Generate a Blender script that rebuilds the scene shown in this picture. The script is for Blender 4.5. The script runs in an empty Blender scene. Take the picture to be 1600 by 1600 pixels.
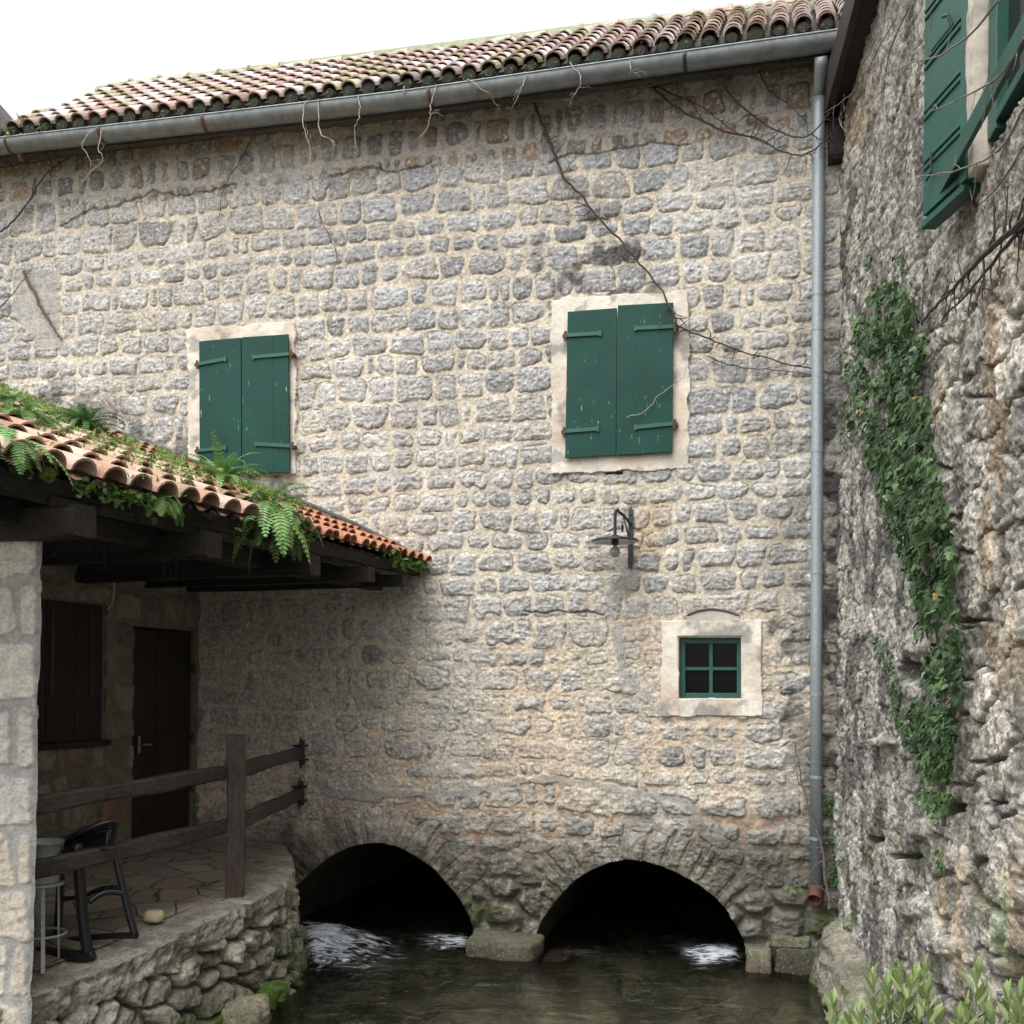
import bpy, math, random
import numpy as np
from mathutils import Vector, Matrix

# ------------------------------------------------------------------ camera, sky, sun
SC = bpy.context.scene
COL = SC.collection
CAMZ = 2.25
ROLL = math.radians(0.6)
PPY = 1065.0                       # height of the eye line in the 1600 px photograph
cam_d = bpy.data.cameras.new("camera"); cam = bpy.data.objects.new("camera", cam_d); COL.objects.link(cam)
cam_d.sensor_width = 36; cam_d.lens = 36; cam_d.shift_y = (PPY - 800) / 1600
cam_d.clip_start = 0.05; cam_d.clip_end = 500
cam.matrix_world = Matrix.Translation((0, 0, CAMZ)) @ Matrix.Rotation(math.radians(90), 4, 'X') @ Matrix.Rotation(ROLL, 4, 'Z')
SC.camera = cam
SC.view_settings.view_transform = 'Standard'; SC.view_settings.look = 'None'
SC.view_settings.exposure = 1.36; SC.view_settings.gamma = 1
SUN_EL, SUN_AZ = math.radians(62), math.radians(215)      # azimuth clockwise from +Y
w = bpy.data.worlds.new("World"); SC.world = w; w.use_nodes = True
nt = w.node_tree; bg = nt.nodes['Background']
sky = nt.nodes.new('ShaderNodeTexSky'); sky.sky_type = 'NISHITA'; sky.sun_disc = False
sky.sun_elevation = SUN_EL; sky.sun_rotation = SUN_AZ; sky.air_density = 1.0; sky.dust_density = 4.0; sky.ozone_density = 1.0
hs = nt.nodes.new('ShaderNodeHueSaturation'); hs.inputs['Saturation'].default_value = 0.05
nt.links.new(sky.outputs[0], hs.inputs['Color']); nt.links.new(hs.outputs[0], bg.inputs['Color'])
bg.inputs['Strength'].default_value = 0.15
sd = bpy.data.lights.new("sun", 'SUN'); sd.energy = 0.6; sd.angle = math.radians(60); sd.color = (1.0, 0.97, 0.92)
sun = bpy.data.objects.new("sun", sd); COL.objects.link(sun)
sdir = Vector((math.sin(SUN_AZ) * math.cos(SUN_EL), math.cos(SUN_AZ) * math.cos(SUN_EL), math.sin(SUN_EL)))
sun.rotation_euler = sdir.to_track_quat('Z', 'Y').to_euler(); sun.location = (0, -4, 12)

# ------------------------------------------------------------------ pixel <-> plane helpers (numpy)
CR, SR = math.cos(ROLL), math.sin(ROLL)
CAM = np.array([0, 0, CAMZ])
def ray(px, py):
    a = (np.asarray(px, float) - 800) / 1600; b = (PPY - np.asarray(py, float)) / 1600
    x = a * CR - b * SR; z = a * SR + b * CR
    return np.stack([x, np.ones_like(x), z], -1)
def proj(P):
    d = P - CAM
    Y = d[..., 1]
    return 800 + 1600 * (d[..., 0] * CR + d[..., 2] * SR) / Y, PPY - 1600 * (-d[..., 0] * SR + d[..., 2] * CR) / Y
def at(px, py, D): return CAM + ray(px, py) * D
def on_plane(px, py, p0, n):
    r = ray(px, py); t = ((np.asarray(p0) - CAM) @ n) / (r @ n)
    return CAM + r * t[..., None]
TH = math.radians(14.2)
DL = np.array([-math.cos(TH), math.sin(TH), 0]); NW = np.array([-math.sin(TH), -math.cos(TH), 0])   # along wall to the left, wall normal
C0 = np.array([2.87, 8.92, 0.0])
def W(px, py, off=0.0): return on_plane(px, py, C0 + NW * off, NW)
def wuv(px, py, off=0.0):
    P = W(px, py, off) - C0; return P @ DL, P[..., 2]
def wp(u, v, off=0.0):
    u = np.asarray(u, float); v = np.asarray(v, float)
    return C0 + u[..., None] * DL + v[..., None] * np.array([0, 0, 1.]) + np.asarray(off, float)[..., None] * NW
PH = math.radians(9)
DR = np.array([-math.sin(PH), -math.cos(PH), 0]); NR = np.array([-math.cos(PH), math.sin(PH), 0])   # toward camera along right wall, its normal
def R(px, py, off=0.0): return on_plane(px, py, C0 + NR * off, NR)
def rp(s, z, off=0.0):
    s = np.asarray(s, float); z = np.asarray(z, float)
    return C0 + s[..., None] * DR + z[..., None] * np.array([0, 0, 1.]) + np.asarray(off, float)[..., None] * NR
def F(px, py, z): return on_plane(px, py, np.array([0, 0, z]), np.array([0, 0, 1.]))

# ------------------------------------------------------------------ noise
def _h(ix, iy, seed):
    h = (ix.astype(np.int64) * 374761393 + iy.astype(np.int64) * 668265263 + seed * 1442695041) & 0xffffffff
    h = ((h ^ (h >> 13)) * 1274126177) & 0xffffffff
    h = ((h ^ (h >> 16)) * 2246822519) & 0xffffffff
    return ((h ^ (h >> 15)) & 0xffffff) / float(0xffffff)
def vn(x, y, seed=0):
    x = np.asarray(x, float); y = np.asarray(y, float)
    ix = np.floor(x); iy = np.floor(y); fx = x - ix; fy = y - iy
    fx = fx * fx * (3 - 2 * fx); fy = fy * fy * (3 - 2 * fy)
    ix = ix.astype(np.int64); iy = iy.astype(np.int64)
    a = _h(ix, iy, seed); b = _h(ix + 1, iy, seed); c = _h(ix, iy + 1, seed); d = _h(ix + 1, iy + 1, seed)
    return (a + (b - a) * fx) * (1 - fy) + (c + (d - c) * fx) * fy
def fbm(x, y, o=4, seed=0):
    s = 0; a = .5; t = 0
    for i in range(o):
        s = s + a * vn(x, y, seed + i * 17); t += a; a *= .5; x = x * 2.03 + 5.1; y = y * 2.03 + 1.7
    return s / t
def ridge(x, y, o=3, seed=0):
    s = 0; a = .5; t = 0
    for i in range(o):
        s = s + a * (1 - np.abs(2 * vn(x, y, seed + i * 13) - 1)); t += a; a *= .5; x = x * 2.1 + 3.3; y = y * 2.1 + 7.7
    return s / t
def vn3(P, f, seed=0): return (vn(P[..., 0] * f + P[..., 2] * f * .7, P[..., 1] * f - P[..., 2] * f * .4, seed) + vn(P[..., 2] * f + 9, (P[..., 0] - P[..., 1]) * f * .8, seed + 3) + vn(P[..., 1] * f - P[..., 2] * f, P[..., 2] * f * 1.1 + P[..., 0] * f, seed + 5)) / 3
def worley(x, y, seed=0, jit=.85):
    ix = np.floor(x).astype(np.int64); iy = np.floor(y).astype(np.int64)
    f1 = np.full(x.shape, 9.); f2 = np.full(x.shape, 9.); idr = np.zeros(x.shape)
    for dx in (-1, 0, 1):
        for dy in (-1, 0, 1):
            jx = ix + dx; jy = iy + dy
            cx = jx + .5 + jit * (_h(jx, jy, seed) - .5); cy = jy + .5 + jit * (_h(jx, jy, seed + 91) - .5)
            d = np.hypot(x - cx, y - cy); r = _h(jx, jy, seed + 7)
            m = d < f1
            f2 = np.where(m, f1, np.minimum(f2, d)); idr = np.where(m, r, idr); f1 = np.where(m, d, f1)
    return f1, f2, idr
def sstep(a, b, x): t = np.clip((x - a) / (b - a), 0, 1); return t * t * (3 - 2 * t)
def lerp(a, b, t): return a + (b - a) * t
def mixc(c, d, t): return c + (np.asarray(d) - c) * t[..., None]
def inpoly(px, py, poly):
    m = np.zeros(px.shape, bool); n = len(poly)
    for i in range(n):
        x0, y0 = poly[i]; x1, y1 = poly[(i + 1) % n]
        if y0 == y1: continue
        c = ((y0 > py) != (y1 > py)) & (px < (x1 - x0) * (py - y0) / (y1 - y0) + x0)
        m ^= c
    return m
def polydist(px, py, pl):
    best = np.full(px.shape, 1e9); arc = np.zeros(px.shape); L = 0
    for (x0, y0), (x1, y1) in zip(pl[:-1], pl[1:]):
        dx, dy = x1 - x0, y1 - y0; l = math.hypot(dx, dy)
        t = np.clip(((px - x0) * dx + (py - y0) * dy) / (l * l), 0, 1)
        d = np.hypot(px - x0 - t * dx, py - y0 - t * dy); m = d < best
        best = np.where(m, d, best); arc = np.where(m, L + t * l, arc); L += l
    return best, arc
def smooth_pl(pl, n=4):
    pl = np.array(pl, float)
    out = []
    for i in range(len(pl) - 1):
        p0 = pl[max(i - 1, 0)]; p1 = pl[i]; p2 = pl[i + 1]; p3 = pl[min(i + 2, len(pl) - 1)]
        for k in range(n):
            t = k / n
            out.append(.5 * ((2 * p1) + (-p0 + p2) * t + (2 * p0 - 5 * p1 + 4 * p2 - p3) * t * t + (-p0 + 3 * p1 - 3 * p2 + p3) * t ** 3))
    out.append(pl[-1]); return np.array(out)
def coursed(U, V, rows, seed, wmin, wmax, inset, warp=.02, rad=.035, edge=.010, offs=None):
    """rounded stones laid in courses: signed distance (<0 in stone), three randoms per stone"""
    rnd = random.Random(seed)
    Vw = V + warp * 2 * (fbm(U * 1.1, V * 1.1, 2, seed + 1) - .5) + warp * (fbm(U * 5, V * 5, 2, seed + 2) - .5)
    Uw = U + warp * 1.4 * (fbm(U * 4 + 9, V * 4, 2, seed + 3) - .5)
    r = np.clip(np.searchsorted(rows, Vw) - 1, 0, len(rows) - 2)
    sdf = np.full(U.shape, 1.); r1 = np.zeros(U.shape); r2 = r1.copy(); r3 = r1.copy()
    u0, u1 = U.min() - 1, U.max() + 1
    nz = fbm(U * 14, V * 14, 3, seed + 5) - .5
    for k in range(len(rows) - 1):
        m = r == k
        if not m.any(): continue
        b = [u0 - rnd.random() * .2]
        H = rows[k + 1] - rows[k]
        while b[-1] < u1:
            b.append(b[-1] + (rnd.uniform(wmin, wmax) if rnd.random() > .16 else rnd.uniform(wmin * .5, wmin)) * (H / .2) ** .3)
        if offs is not None and k in offs: b = [u0] + offs[k] + [u1]
        b = np.array(b); uu = Uw[m]; vv = Vw[m]
        j = np.clip(np.searchsorted(b, uu) - 1, 0, len(b) - 2)
        nst = len(b)
        rr = np.array([[rnd.random() for _ in range(6)] for _ in range(nst)])
        l = b[j]; rt = b[j + 1]; q = rr[j]
        ins = inset * (.55 + .9 * q[:, 3])
        sk = (q[:, 4] - .5) * .22
        cx = (l + rt) / 2; cy = (rows[k] + rows[k + 1]) / 2 + (q[:, 5] - .5) * inset * .8
        hw = np.maximum((rt - l) / 2 - ins, .02); hh = np.maximum(H / 2 - ins * (.8 + .6 * q[:, 4]), .02)
        xx = uu - cx; yy = vv - cy + sk * xx * .4
        rd = np.minimum(rad * (.5 + q[:, 5]), np.minimum(hw, hh) * .9)
        qx = np.abs(xx) * (1 + (q[:, 1] - .5) * .3 * yy / .1) - hw + rd; qy = np.abs(yy) * (1 + (q[:, 2] - .5) * .25 * xx / .1) - hh + rd
        d = np.hypot(np.maximum(qx, 0), np.maximum(qy, 0)) + np.minimum(np.maximum(qx, qy), 0) - rd
        sdf[m] = d + nz[m] * edge * 2.4; r1[m] = q[:, 0]; r2[m] = q[:, 1]; r3[m] = q[:, 2]
    return sdf, r1, r2, r3

# ------------------------------------------------------------------ objects, tags, mesh building
def tag(o, label=None, cat=None, group=None, kind=None):
    if label: o['label'] = label
    if cat: o['category'] = cat
    if group: o['group'] = group
    if kind: o['kind'] = kind
    return o
def empty(name, loc=(0, 0, 0)):
    o = bpy.data.objects.new(name, None); COL.objects.link(o); o.location = [float(c) for c in loc]; o.empty_display_size = .2
    return o
def link(me, name, mat, parent=None):
    o = bpy.data.objects.new(name, me); COL.objects.link(o)
    if mat is not None: me.materials.append(mat)
    if parent is not None:
        o.parent = parent
        o.matrix_parent_inverse = world_of(parent).inverted()
    return o
def world_of(o):
    M = Matrix.Translation(o.location)
    return M if o.parent is None else world_of(o.parent) @ o.matrix_parent_inverse @ M
def copy_tree(o, parent=None):
    c = o.copy(); COL.objects.link(c)
    if parent is not None: c.parent = parent
    for ch in [x for x in bpy.data.objects if x.parent == o]:
        copy_tree(ch, c)
    return c
def grid_mesh(name, P, mat, parent=None, col=None, keep=None, flip=False, smooth=True):
    ny, nx = P.shape[:2]
    idx = np.arange(ny * nx).reshape(ny, nx)
    q = np.stack([idx[:-1, :-1], idx[:-1, 1:], idx[1:, 1:], idx[1:, :-1]], -1).reshape(-1, 4)
    if keep is not None: q = q[keep.reshape(-1)]
    if flip: q = q[:, ::-1]
    me = bpy.data.meshes.new(name)
    me.vertices.add(ny * nx); me.vertices.foreach_set('co', P.reshape(-1).astype(np.float32))
    me.loops.add(q.size); me.loops.foreach_set('vertex_index', q.reshape(-1).astype(np.int32))
    me.polygons.add(len(q)); me.polygons.foreach_set('loop_start', (np.arange(len(q)) * 4).astype(np.int32))
    me.polygons.foreach_set('loop_total', np.full(len(q), 4, np.int32))
    me.polygons.foreach_set('use_smooth', np.full(len(q), smooth))
    me.update(calc_edges=True)
    if col is not None: set_col(me, col.reshape(-1, 3))
    return link(me, name, mat, parent)
def set_col(me, c):
    a = me.color_attributes.new('Col', 'FLOAT_COLOR', 'POINT')
    d = np.ones((len(me.vertices), 4), np.float32); d[:, :3] = c
    a.data.foreach_set('color', d.reshape(-1))
class MB:
    def __init__(s): s.v = []; s.f = []; s.c = []; s.n = 0; s.col = (1, 1, 1)
    def add(s, v, f, c=None):
        v = np.asarray(v, float); s.v.append(v); s.f += [tuple(int(i) + s.n for i in q) for q in f]; s.n += len(v)
        s.c.append(np.tile(np.asarray(s.col if c is None else c, float), (len(v), 1))); return s
    def box(s, c, ax, ay, az):     # centre and three half-axis vectors
        c, ax, ay, az = [np.asarray(q, float) for q in (c, ax, ay, az)]
        v = [c + i * ax + j * ay + k * az for i in (-1, 1) for j in (-1, 1) for k in (-1, 1)]
        return s.add(v, [(0, 1, 3, 2), (4, 6, 7, 5), (0, 4, 5, 1), (2, 3, 7, 6), (0, 2, 6, 4), (1, 5, 7, 3)])
    def tube(s, pts, r, n=6, cap=True, ref=(0, 0, 1)):
        pts = np.asarray(pts, float); m = len(pts)
        r = np.full(m, r) if np.isscalar(r) else np.asarray(r, float)
        t = np.gradient(pts, axis=0); t /= np.linalg.norm(t, axis=1)[:, None] + 1e-12
        up = np.asarray(ref, float)
        if abs(t[0] @ up) > .93: up = np.array([0, 1., 0]) if abs(t[0][1]) < .9 else np.array([1., 0, 0])
        v = []
        for i in range(m):
            a = np.cross(t[i], up); a /= np.linalg.norm(a) + 1e-12; b = np.cross(a, t[i]); up = b
            for k in range(n):
                th = 2 * math.pi * k / n; v.append(pts[i] + r[i] * (math.cos(th) * a + math.sin(th) * b))
        f = [(i * n + k, i * n + (k + 1) % n, (i + 1) * n + (k + 1) % n, (i + 1) * n + k) for i in range(m - 1) for k in range(n)]
        if cap: f += [tuple(range(n - 1, -1, -1)), tuple((m - 1) * n + k for k in range(n))]
        return s.add(v, f)
    def lathe(s, o, ax, prof, n=24):   # prof: (radius, height) along ax
        o = np.asarray(o, float); ax = np.asarray(ax, float); ax /= np.linalg.norm(ax)
        a = np.cross(ax, (1, 0, 0) if abs(ax[0]) < .9 else (0, 1, 0)); a /= np.linalg.norm(a); b = np.cross(ax, a)
        v = [o + ax * h + r * (math.cos(2 * math.pi * k / n) * a + math.sin(2 * math.pi * k / n) * b) for r, h in prof for k in range(n)]
        f = [(i * n + k, i * n + (k + 1) % n, (i + 1) * n + (k + 1) % n, (i + 1) * n + k) for i in range(len(prof) - 1) for k in range(n)]
        return s.add(v, f)
    def timber(s, a, b, wv, hv, seg=14, jit=.006, seed=1, cham=.2):   # rough squared timber from a to b, wv/hv half-vectors
        a, b, wv, hv = [np.asarray(q, float) for q in (a, b, wv, hv)]
        rn = np.random.RandomState(seed); k = cham
        sec = [(-1, -1 + k), (-1, 1 - k), (-1 + k, 1), (1 - k, 1), (1, 1 - k), (1, -1 + k), (1 - k, -1), (-1 + k, -1)]
        v = []; bend = rn.uniform(-1, 1, 2) * jit * 1.5
        ph = rn.uniform(0, 6, 8)
        for i in range(seg + 1):
            t = i / seg; c = a + (b - a) * t + (wv / np.linalg.norm(wv) * bend[0] + hv / np.linalg.norm(hv) * bend[1]) * math.sin(math.pi * t)
            for j, (x, y) in enumerate(sec):
                jj = jit * (math.sin(ph[j] + t * 9) * .5 + rn.uniform(-.5, .5))
                v.append(c + wv * x + hv * y + wv / np.linalg.norm(wv) * jj * np.sign(x) + hv / np.linalg.norm(hv) * jj * np.sign(y))
        n = 8; f = [(i * n + q, i * n + (q + 1) % n, (i + 1) * n + (q + 1) % n, (i + 1) * n + q) for i in range(seg) for q in range(n)]
        f += [tuple(range(n - 1, -1, -1)), tuple(seg * n + q for q in range(n))]
        return s.add(v, f)
    def build(s, name, mat, parent=None, smooth=False, bevel=0):
        me = bpy.data.meshes.new(name)
        v = np.concatenate(s.v)
        me.from_pydata(v.tolist(), [], s.f); 
        if smooth: me.polygons.foreach_set('use_smooth', np.full(len(me.polygons), True))
        set_col(me, np.concatenate(s.c)); me.update()
        o = link(me, name, mat, parent)
        if bevel:
            b = o.modifiers.new('Bevel', 'BEVEL'); b.width = bevel; b.segments = 2; b.limit_method = 'ANGLE'
        return o
def rock(mb, c, ax, ay, az, seed=0, n=22, amp=.18, f=5., p=.55):
    """squarish boulder: superellipsoid pushed about by noise; ax.. half-axis vectors"""
    c, ax, ay, az = [np.asarray(q, float) for q in (c, ax, ay, az)]
    th = np.linspace(0, 2 * math.pi, 2 * n + 1)[:-1]; phi = np.linspace(-math.pi / 2, math.pi / 2, n)
    T, Q = np.meshgrid(th, phi)
    sp = lambda x: np.sign(x) * np.abs(x) ** p
    x = sp(np.cos(Q)) * sp(np.cos(T)); y = sp(np.cos(Q)) * sp(np.sin(T)); z = sp(np.sin(Q))
    P = c + x[..., None] * ax + y[..., None] * ay + z[..., None] * az
    s0 = (np.linalg.norm(ax) + np.linalg.norm(ay) + np.linalg.norm(az)) / 3
    nz = (vn3(P + seed, f / 2, seed) - .5) * 1.6 + (vn3(P + seed, f * 2, seed + 4) - .5) * .6 + (vn3(P, f * 6, seed + 9) - .5) * .25
    P = P + (P - c) * (nz * amp * 1.5)[..., None]
    m = 2 * n; f_ = [(i * m + k, i * m + (k + 1) % m, (i + 1) * m + (k + 1) % m, (i + 1) * m + k) for i in range(n - 1) for k in range(m)]
    mb.add(P.reshape(-1, 3), f_)
    return P

# ------------------------------------------------------------------ materials
def newmat(name):
    m = bpy.data.materials.new(name); m.use_nodes = True
    return m, m.node_tree, m.node_tree.nodes['Principled BSDF']
def nd(nt, t, **k):
    n = nt.nodes.new(t)
    for a, b in k.items():
        if a in n.inputs: n.inputs[a].default_value = b
        else: setattr(n, a, b)
    return n
def ramp(nt, src, stops):
    r = nt.nodes.new('ShaderNodeValToRGB'); nt.links.new(src, r.inputs[0])
    el = r.color_ramp.elements
    while len(el) < len(stops): el.new(.5)
    for e, (p, c) in zip(el, stops): e.position = p; e.color = (*c, 1) if len(c) == 3 else c
    return r
def mixn(nt, fac, a, b, mode='MIX'):
    m = nt.nodes.new('ShaderNodeMix'); m.data_type = 'RGBA'; m.blend_type = mode
    for s, q in ((0, fac), (6, a), (7, b)):
        if hasattr(q, 'links'): nt.links.new(q, m.inputs[s])
        elif s == 0: m.inputs[0].default_value = q
        else: m.inputs[s].default_value = (*q, 1)
    return m.outputs[2]
def coords(nt, scale=(1, 1, 1), rot=(0, 0, 0)):
    tc = nt.nodes.new('ShaderNodeTexCoord'); mp = nt.nodes.new('ShaderNodeMapping')
    mp.inputs['Scale'].default_value = scale; mp.inputs['Rotation'].default_value = rot
    nt.links.new(tc.outputs['Object'], mp.inputs[0]); return mp.outputs[0]
def stone_mat(name, base=None, fine=90., amt=.45, bump=.6, rough=.92, speck=(.0, .0), dist=.006):
    """vertex colour (or base) broken up by fine grain, dark pits and lichen specks, with grain bump"""
    m, nt, p = newmat(name)
    co = coords(nt)
    n1 = nd(nt, 'ShaderNodeTexNoise', Scale=fine, Detail=5., Roughness=.7); nt.links.new(co, n1.inputs['Vector'])
    n2 = nd(nt, 'ShaderNodeTexNoise', Scale=fine * .28, Detail=6., Roughness=.72); nt.links.new(co, n2.inputs['Vector'])
    n3 = nd(nt, 'ShaderNodeTexNoise', Scale=3.1, Detail=6., Roughness=.65); nt.links.new(co, n3.inputs['Vector'])
    if base is None:
        a = nd(nt, 'ShaderNodeAttribute', attribute_name='Col'); c = a.outputs['Color']
    else:
        c = nd(nt, 'ShaderNodeRGB'); c.outputs[0].default_value = (*base, 1); c = c.outputs[0]
    g1 = ramp(nt, n1.outputs[0], [(.3, (1 - amt,) * 3), (.7, (1 + amt,) * 3)])
    g2 = ramp(nt, n2.outputs[0], [(.33, (1 - amt,) * 3), (.5, (1, 1, 1)), (.7, (1 + amt * .7,) * 3)])
    g3 = ramp(nt, n3.outputs[0], [(.3, (.84, .84, .86)), (.7, (1.14, 1.13, 1.1))])
    o = mixn(nt, 1., c, g1.outputs[0], 'MULTIPLY'); o = mixn(nt, 1., o, g2.outputs[0], 'MULTIPLY'); o = mixn(nt, 1., o, g3.outputs[0], 'MULTIPLY')
    if speck[0] > 0:     # pale lichen and black fungus spots
        v = nd(nt, 'ShaderNodeTexNoise', Scale=38., Detail=3., Roughness=.8); nt.links.new(co, v.inputs['Vector'])
        l = ramp(nt, v.outputs[0], [(.60, (0, 0, 0)), (.68, (speck[0],) * 3)]); o = mixn(nt, l.outputs[0], o, (.55, .54, .48))
        v = nd(nt, 'ShaderNodeTexNoise', Scale=27., Detail=5., Roughness=.85); nt.links.new(co, v.inputs['Vector'])
        l = ramp(nt, v.outputs[0], [(.58, (0, 0, 0)), (.66, (speck[1],) * 3)]); o = mixn(nt, l.outputs[0], o, (.035, .034, .032))
    nt.links.new(o, p.inputs['Base Color'])
    b = nd(nt, 'ShaderNodeBump', Strength=bump, Distance=dist); add = nd(nt, 'ShaderNodeMath', operation='ADD')
    nt.links.new(n1.outputs[0], add.inputs[0]); nt.links.new(n2.outputs[0], add.inputs[1]); nt.links.new(add.outputs[0], b.inputs['Height'])
    nt.links.new(b.outputs[0], p.inputs['Normal']); p.inputs['Roughness'].default_value = rough; p.inputs['Specular IOR Level'].default_value = .25
    return m
def simple(name, c, rough=.6, metal=0, spec=.5, noise=0, nscale=20., bump=0, attr=False, sc=(1, 1, 1)):
    m, nt, p = newmat(name)
    p.inputs['Roughness'].default_value = rough; p.inputs['Metallic'].default_value = metal; p.inputs['Specular IOR Level'].default_value = spec
    if attr: a = nd(nt, 'ShaderNodeAttribute', attribute_name='Col'); src = a.outputs['Color']
    else: a = nd(nt, 'ShaderNodeRGB'); a.outputs[0].default_value = (*c, 1); src = a.outputs[0]
    co = coords(nt, sc); n = nd(nt, 'ShaderNodeTexNoise', Scale=nscale, Detail=6., Roughness=.65); nt.links.new(co, n.inputs['Vector'])
    if noise:
        g = ramp(nt, n.outputs[0], [(.3, (1 - noise,) * 3), (.7, (1 + noise,) * 3)]); src = mixn(nt, 1., src, g.outputs[0], 'MULTIPLY')
    nt.links.new(src, p.inputs['Base Color'])
    if bump:
        b = nd(nt, 'ShaderNodeBump', Strength=bump, Distance=.006); nt.links.new(n.outputs[0], b.inputs['Height']); nt.links.new(b.outputs[0], p.inputs['Normal'])
    return m
M_wall = stone_mat('limestone_and_mortar', fine=85., amt=.30, bump=.9, dist=.010)
M_rwall = stone_mat('weathered_rubble', fine=60., amt=.42, bump=1., speck=(.55, .75), dist=.014)
M_rub = stone_mat('terrace_rubble', fine=55., amt=.42, bump=1., speck=(.45, .45), dist=.014)
M_pillar = stone_mat('pillar_stone', fine=70., amt=.26, bump=.9, dist=.010)
M_plaster = stone_mat('plaster_surround', fine=45., amt=.12, bump=.4)
M_tile = stone_mat('terracotta', fine=50., amt=.22, bump=.5, speck=(.35, .5))
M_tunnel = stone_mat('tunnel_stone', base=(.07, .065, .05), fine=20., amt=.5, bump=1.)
M_zinc = simple('zinc', (.19, .21, .215), .5, .55, .5, .28, 9., .15, sc=(1, 1, 1))
M_pipe = simple('galvanised_pipe', (.28, .32, .34), .5, .3, .5, .22, 60., .1)
M_rust = simple('rusty_brown', (.10, .045, .03), .7, 0, .3, .3, 30.)
M_iron = simple('wrought_iron', (.030, .034, .044), .42, .4, .5, .3, 40., .2)
M_twig = simple('bare_twig', (.10, .08, .065), .85, 0, .2, .3, 60., attr=True)
M_leaf = simple('leaf', (1, 1, 1), .45, 0, .4, .25, 30., attr=True)
M_black = simple('black_plastic', (.012, .013, .015), .33, 0, .5, .1, 20.)
M_greymetal = simple('painted_grey_metal', (.50, .54, .54), .45, .2, .5, .15, 30.)
for m_ in (M_leaf,):
    nt_ = m_.node_tree; p_ = nt_.nodes['Principled BSDF']
    tr = nt_.nodes.new('ShaderNodeBsdfTranslucent'); mx = nt_.nodes.new('ShaderNodeMixShader'); mx.inputs[0].default_value = .25
    src = p_.inputs['Base Color'].links[0].from_socket; nt_.links.new(src, tr.inputs['Color'])
    out = [n for n in nt_.nodes if n.type == 'OUTPUT_MATERIAL'][0]
    nt_.links.new(p_.outputs[0], mx.inputs[1]); nt_.links.new(tr.outputs[0], mx.inputs[2]); nt_.links.new(mx.outputs[0], out.inputs['Surface'])
def wood_mat(name, a, b, axis_scale, rough=.7, crack=.6):
    m, nt, p = newmat(name); co = coords(nt, axis_scale)
    n = nd(nt, 'ShaderNodeTexNoise', Scale=6., Detail=8., Roughness=.7); nt.links.new(co, n.inputs['Vector'])
    n2 = nd(nt, 'ShaderNodeTexNoise', Scale=2., Detail=3.); nt.links.new(coords(nt), n2.inputs['Vector'])
    r = ramp(nt, n.outputs[0], [(.3, a), (.68, b)])
    g = ramp(nt, n2.outputs[0], [(.3, (.7, .7, .7)), (.7, (1.3, 1.3, 1.3))])
    nt.links.new(mixn(nt, 1., r.outputs[0], g.outputs[0], 'MULTIPLY'), p.inputs['Base Color'])
    bm = nd(nt, 'ShaderNodeBump', Strength=crack, Distance=.008); nt.links.new(n.outputs[0], bm.inputs['Height']); nt.links.new(bm.outputs[0], p.inputs['Normal'])
    p.inputs['Roughness'].default_value = rough; p.inputs['Specular IOR Level'].default_value = .3
    return m
M_timber = wood_mat('old_dark_timber', (.022, .017, .015), (.085, .07, .06), (3, 3, 12))
M_beam = wood_mat('roof_timber', (.010, .008, .007), (.042, .034, .030), (4, 4, 10))
M_post = wood_mat('post_timber', (.028, .020, .017), (.095, .072, .058), (14, 14, 1.5))
M_door = wood_mat('brown_boards', (.018, .011, .009), (.045, .027, .021), (16, 16, 1.2), .55)
def green_mat():
    m, nt, p = newmat('green_paint')
    co = coords(nt, (9, 9, 1.0)); n = nd(nt, 'ShaderNodeTexNoise', Scale=5., Detail=7., Roughness=.72); nt.links.new(co, n.inputs['Vector'])
    n2 = nd(nt, 'ShaderNodeTexNoise', Scale=36., Detail=4., Roughness=.7); nt.links.new(coords(nt, (1.2, 1.2, .25)), n2.inputs['Vector'])
    n3 = nd(nt, 'ShaderNodeTexNoise', Scale=2.2, Detail=2.); nt.links.new(coords(nt), n3.inputs['Vector'])
    mu = nd(nt, 'ShaderNodeMath', operation='MULTIPLY'); nt.links.new(n.outputs[0], mu.inputs[0]); nt.links.new(n2.outputs[0], mu.inputs[1])
    fl = ramp(nt, mu.outputs[0], [(.378, (0, 0, 0)), (.40, (1, 1, 1))])
    base = ramp(nt, n3.outputs[0], [(.3, (.003, .034, .026)), (.7, (.005, .050, .038))])
    nt.links.new(mixn(nt, fl.outputs[0], base.outputs[0], (.33, .40, .30)), p.inputs['Base Color'])
    p.inputs['Roughness'].default_value = .55; p.inputs['Specular IOR Level'].default_value = .22
    b = nd(nt, 'ShaderNodeBump', Strength=.35, Distance=.004); nt.links.new(n.outputs[0], b.inputs['Height']); nt.links.new(b.outputs[0], p.inputs['Normal'])
    return m
M_green = green_mat()
M_greenplain = simple('green_paint_plain', (.014, .075, .056), .45, 0, .4, .2, 14.)
def glass_dark():
    m, nt, p = newmat('window_glass'); p.inputs['Base Color'].default_value = (.006, .007, .006, 1); p.inputs['Roughness'].default_value = .04; p.inputs['Specular IOR Level'].default_value = .12
    return m
M_glass = glass_dark()

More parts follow.
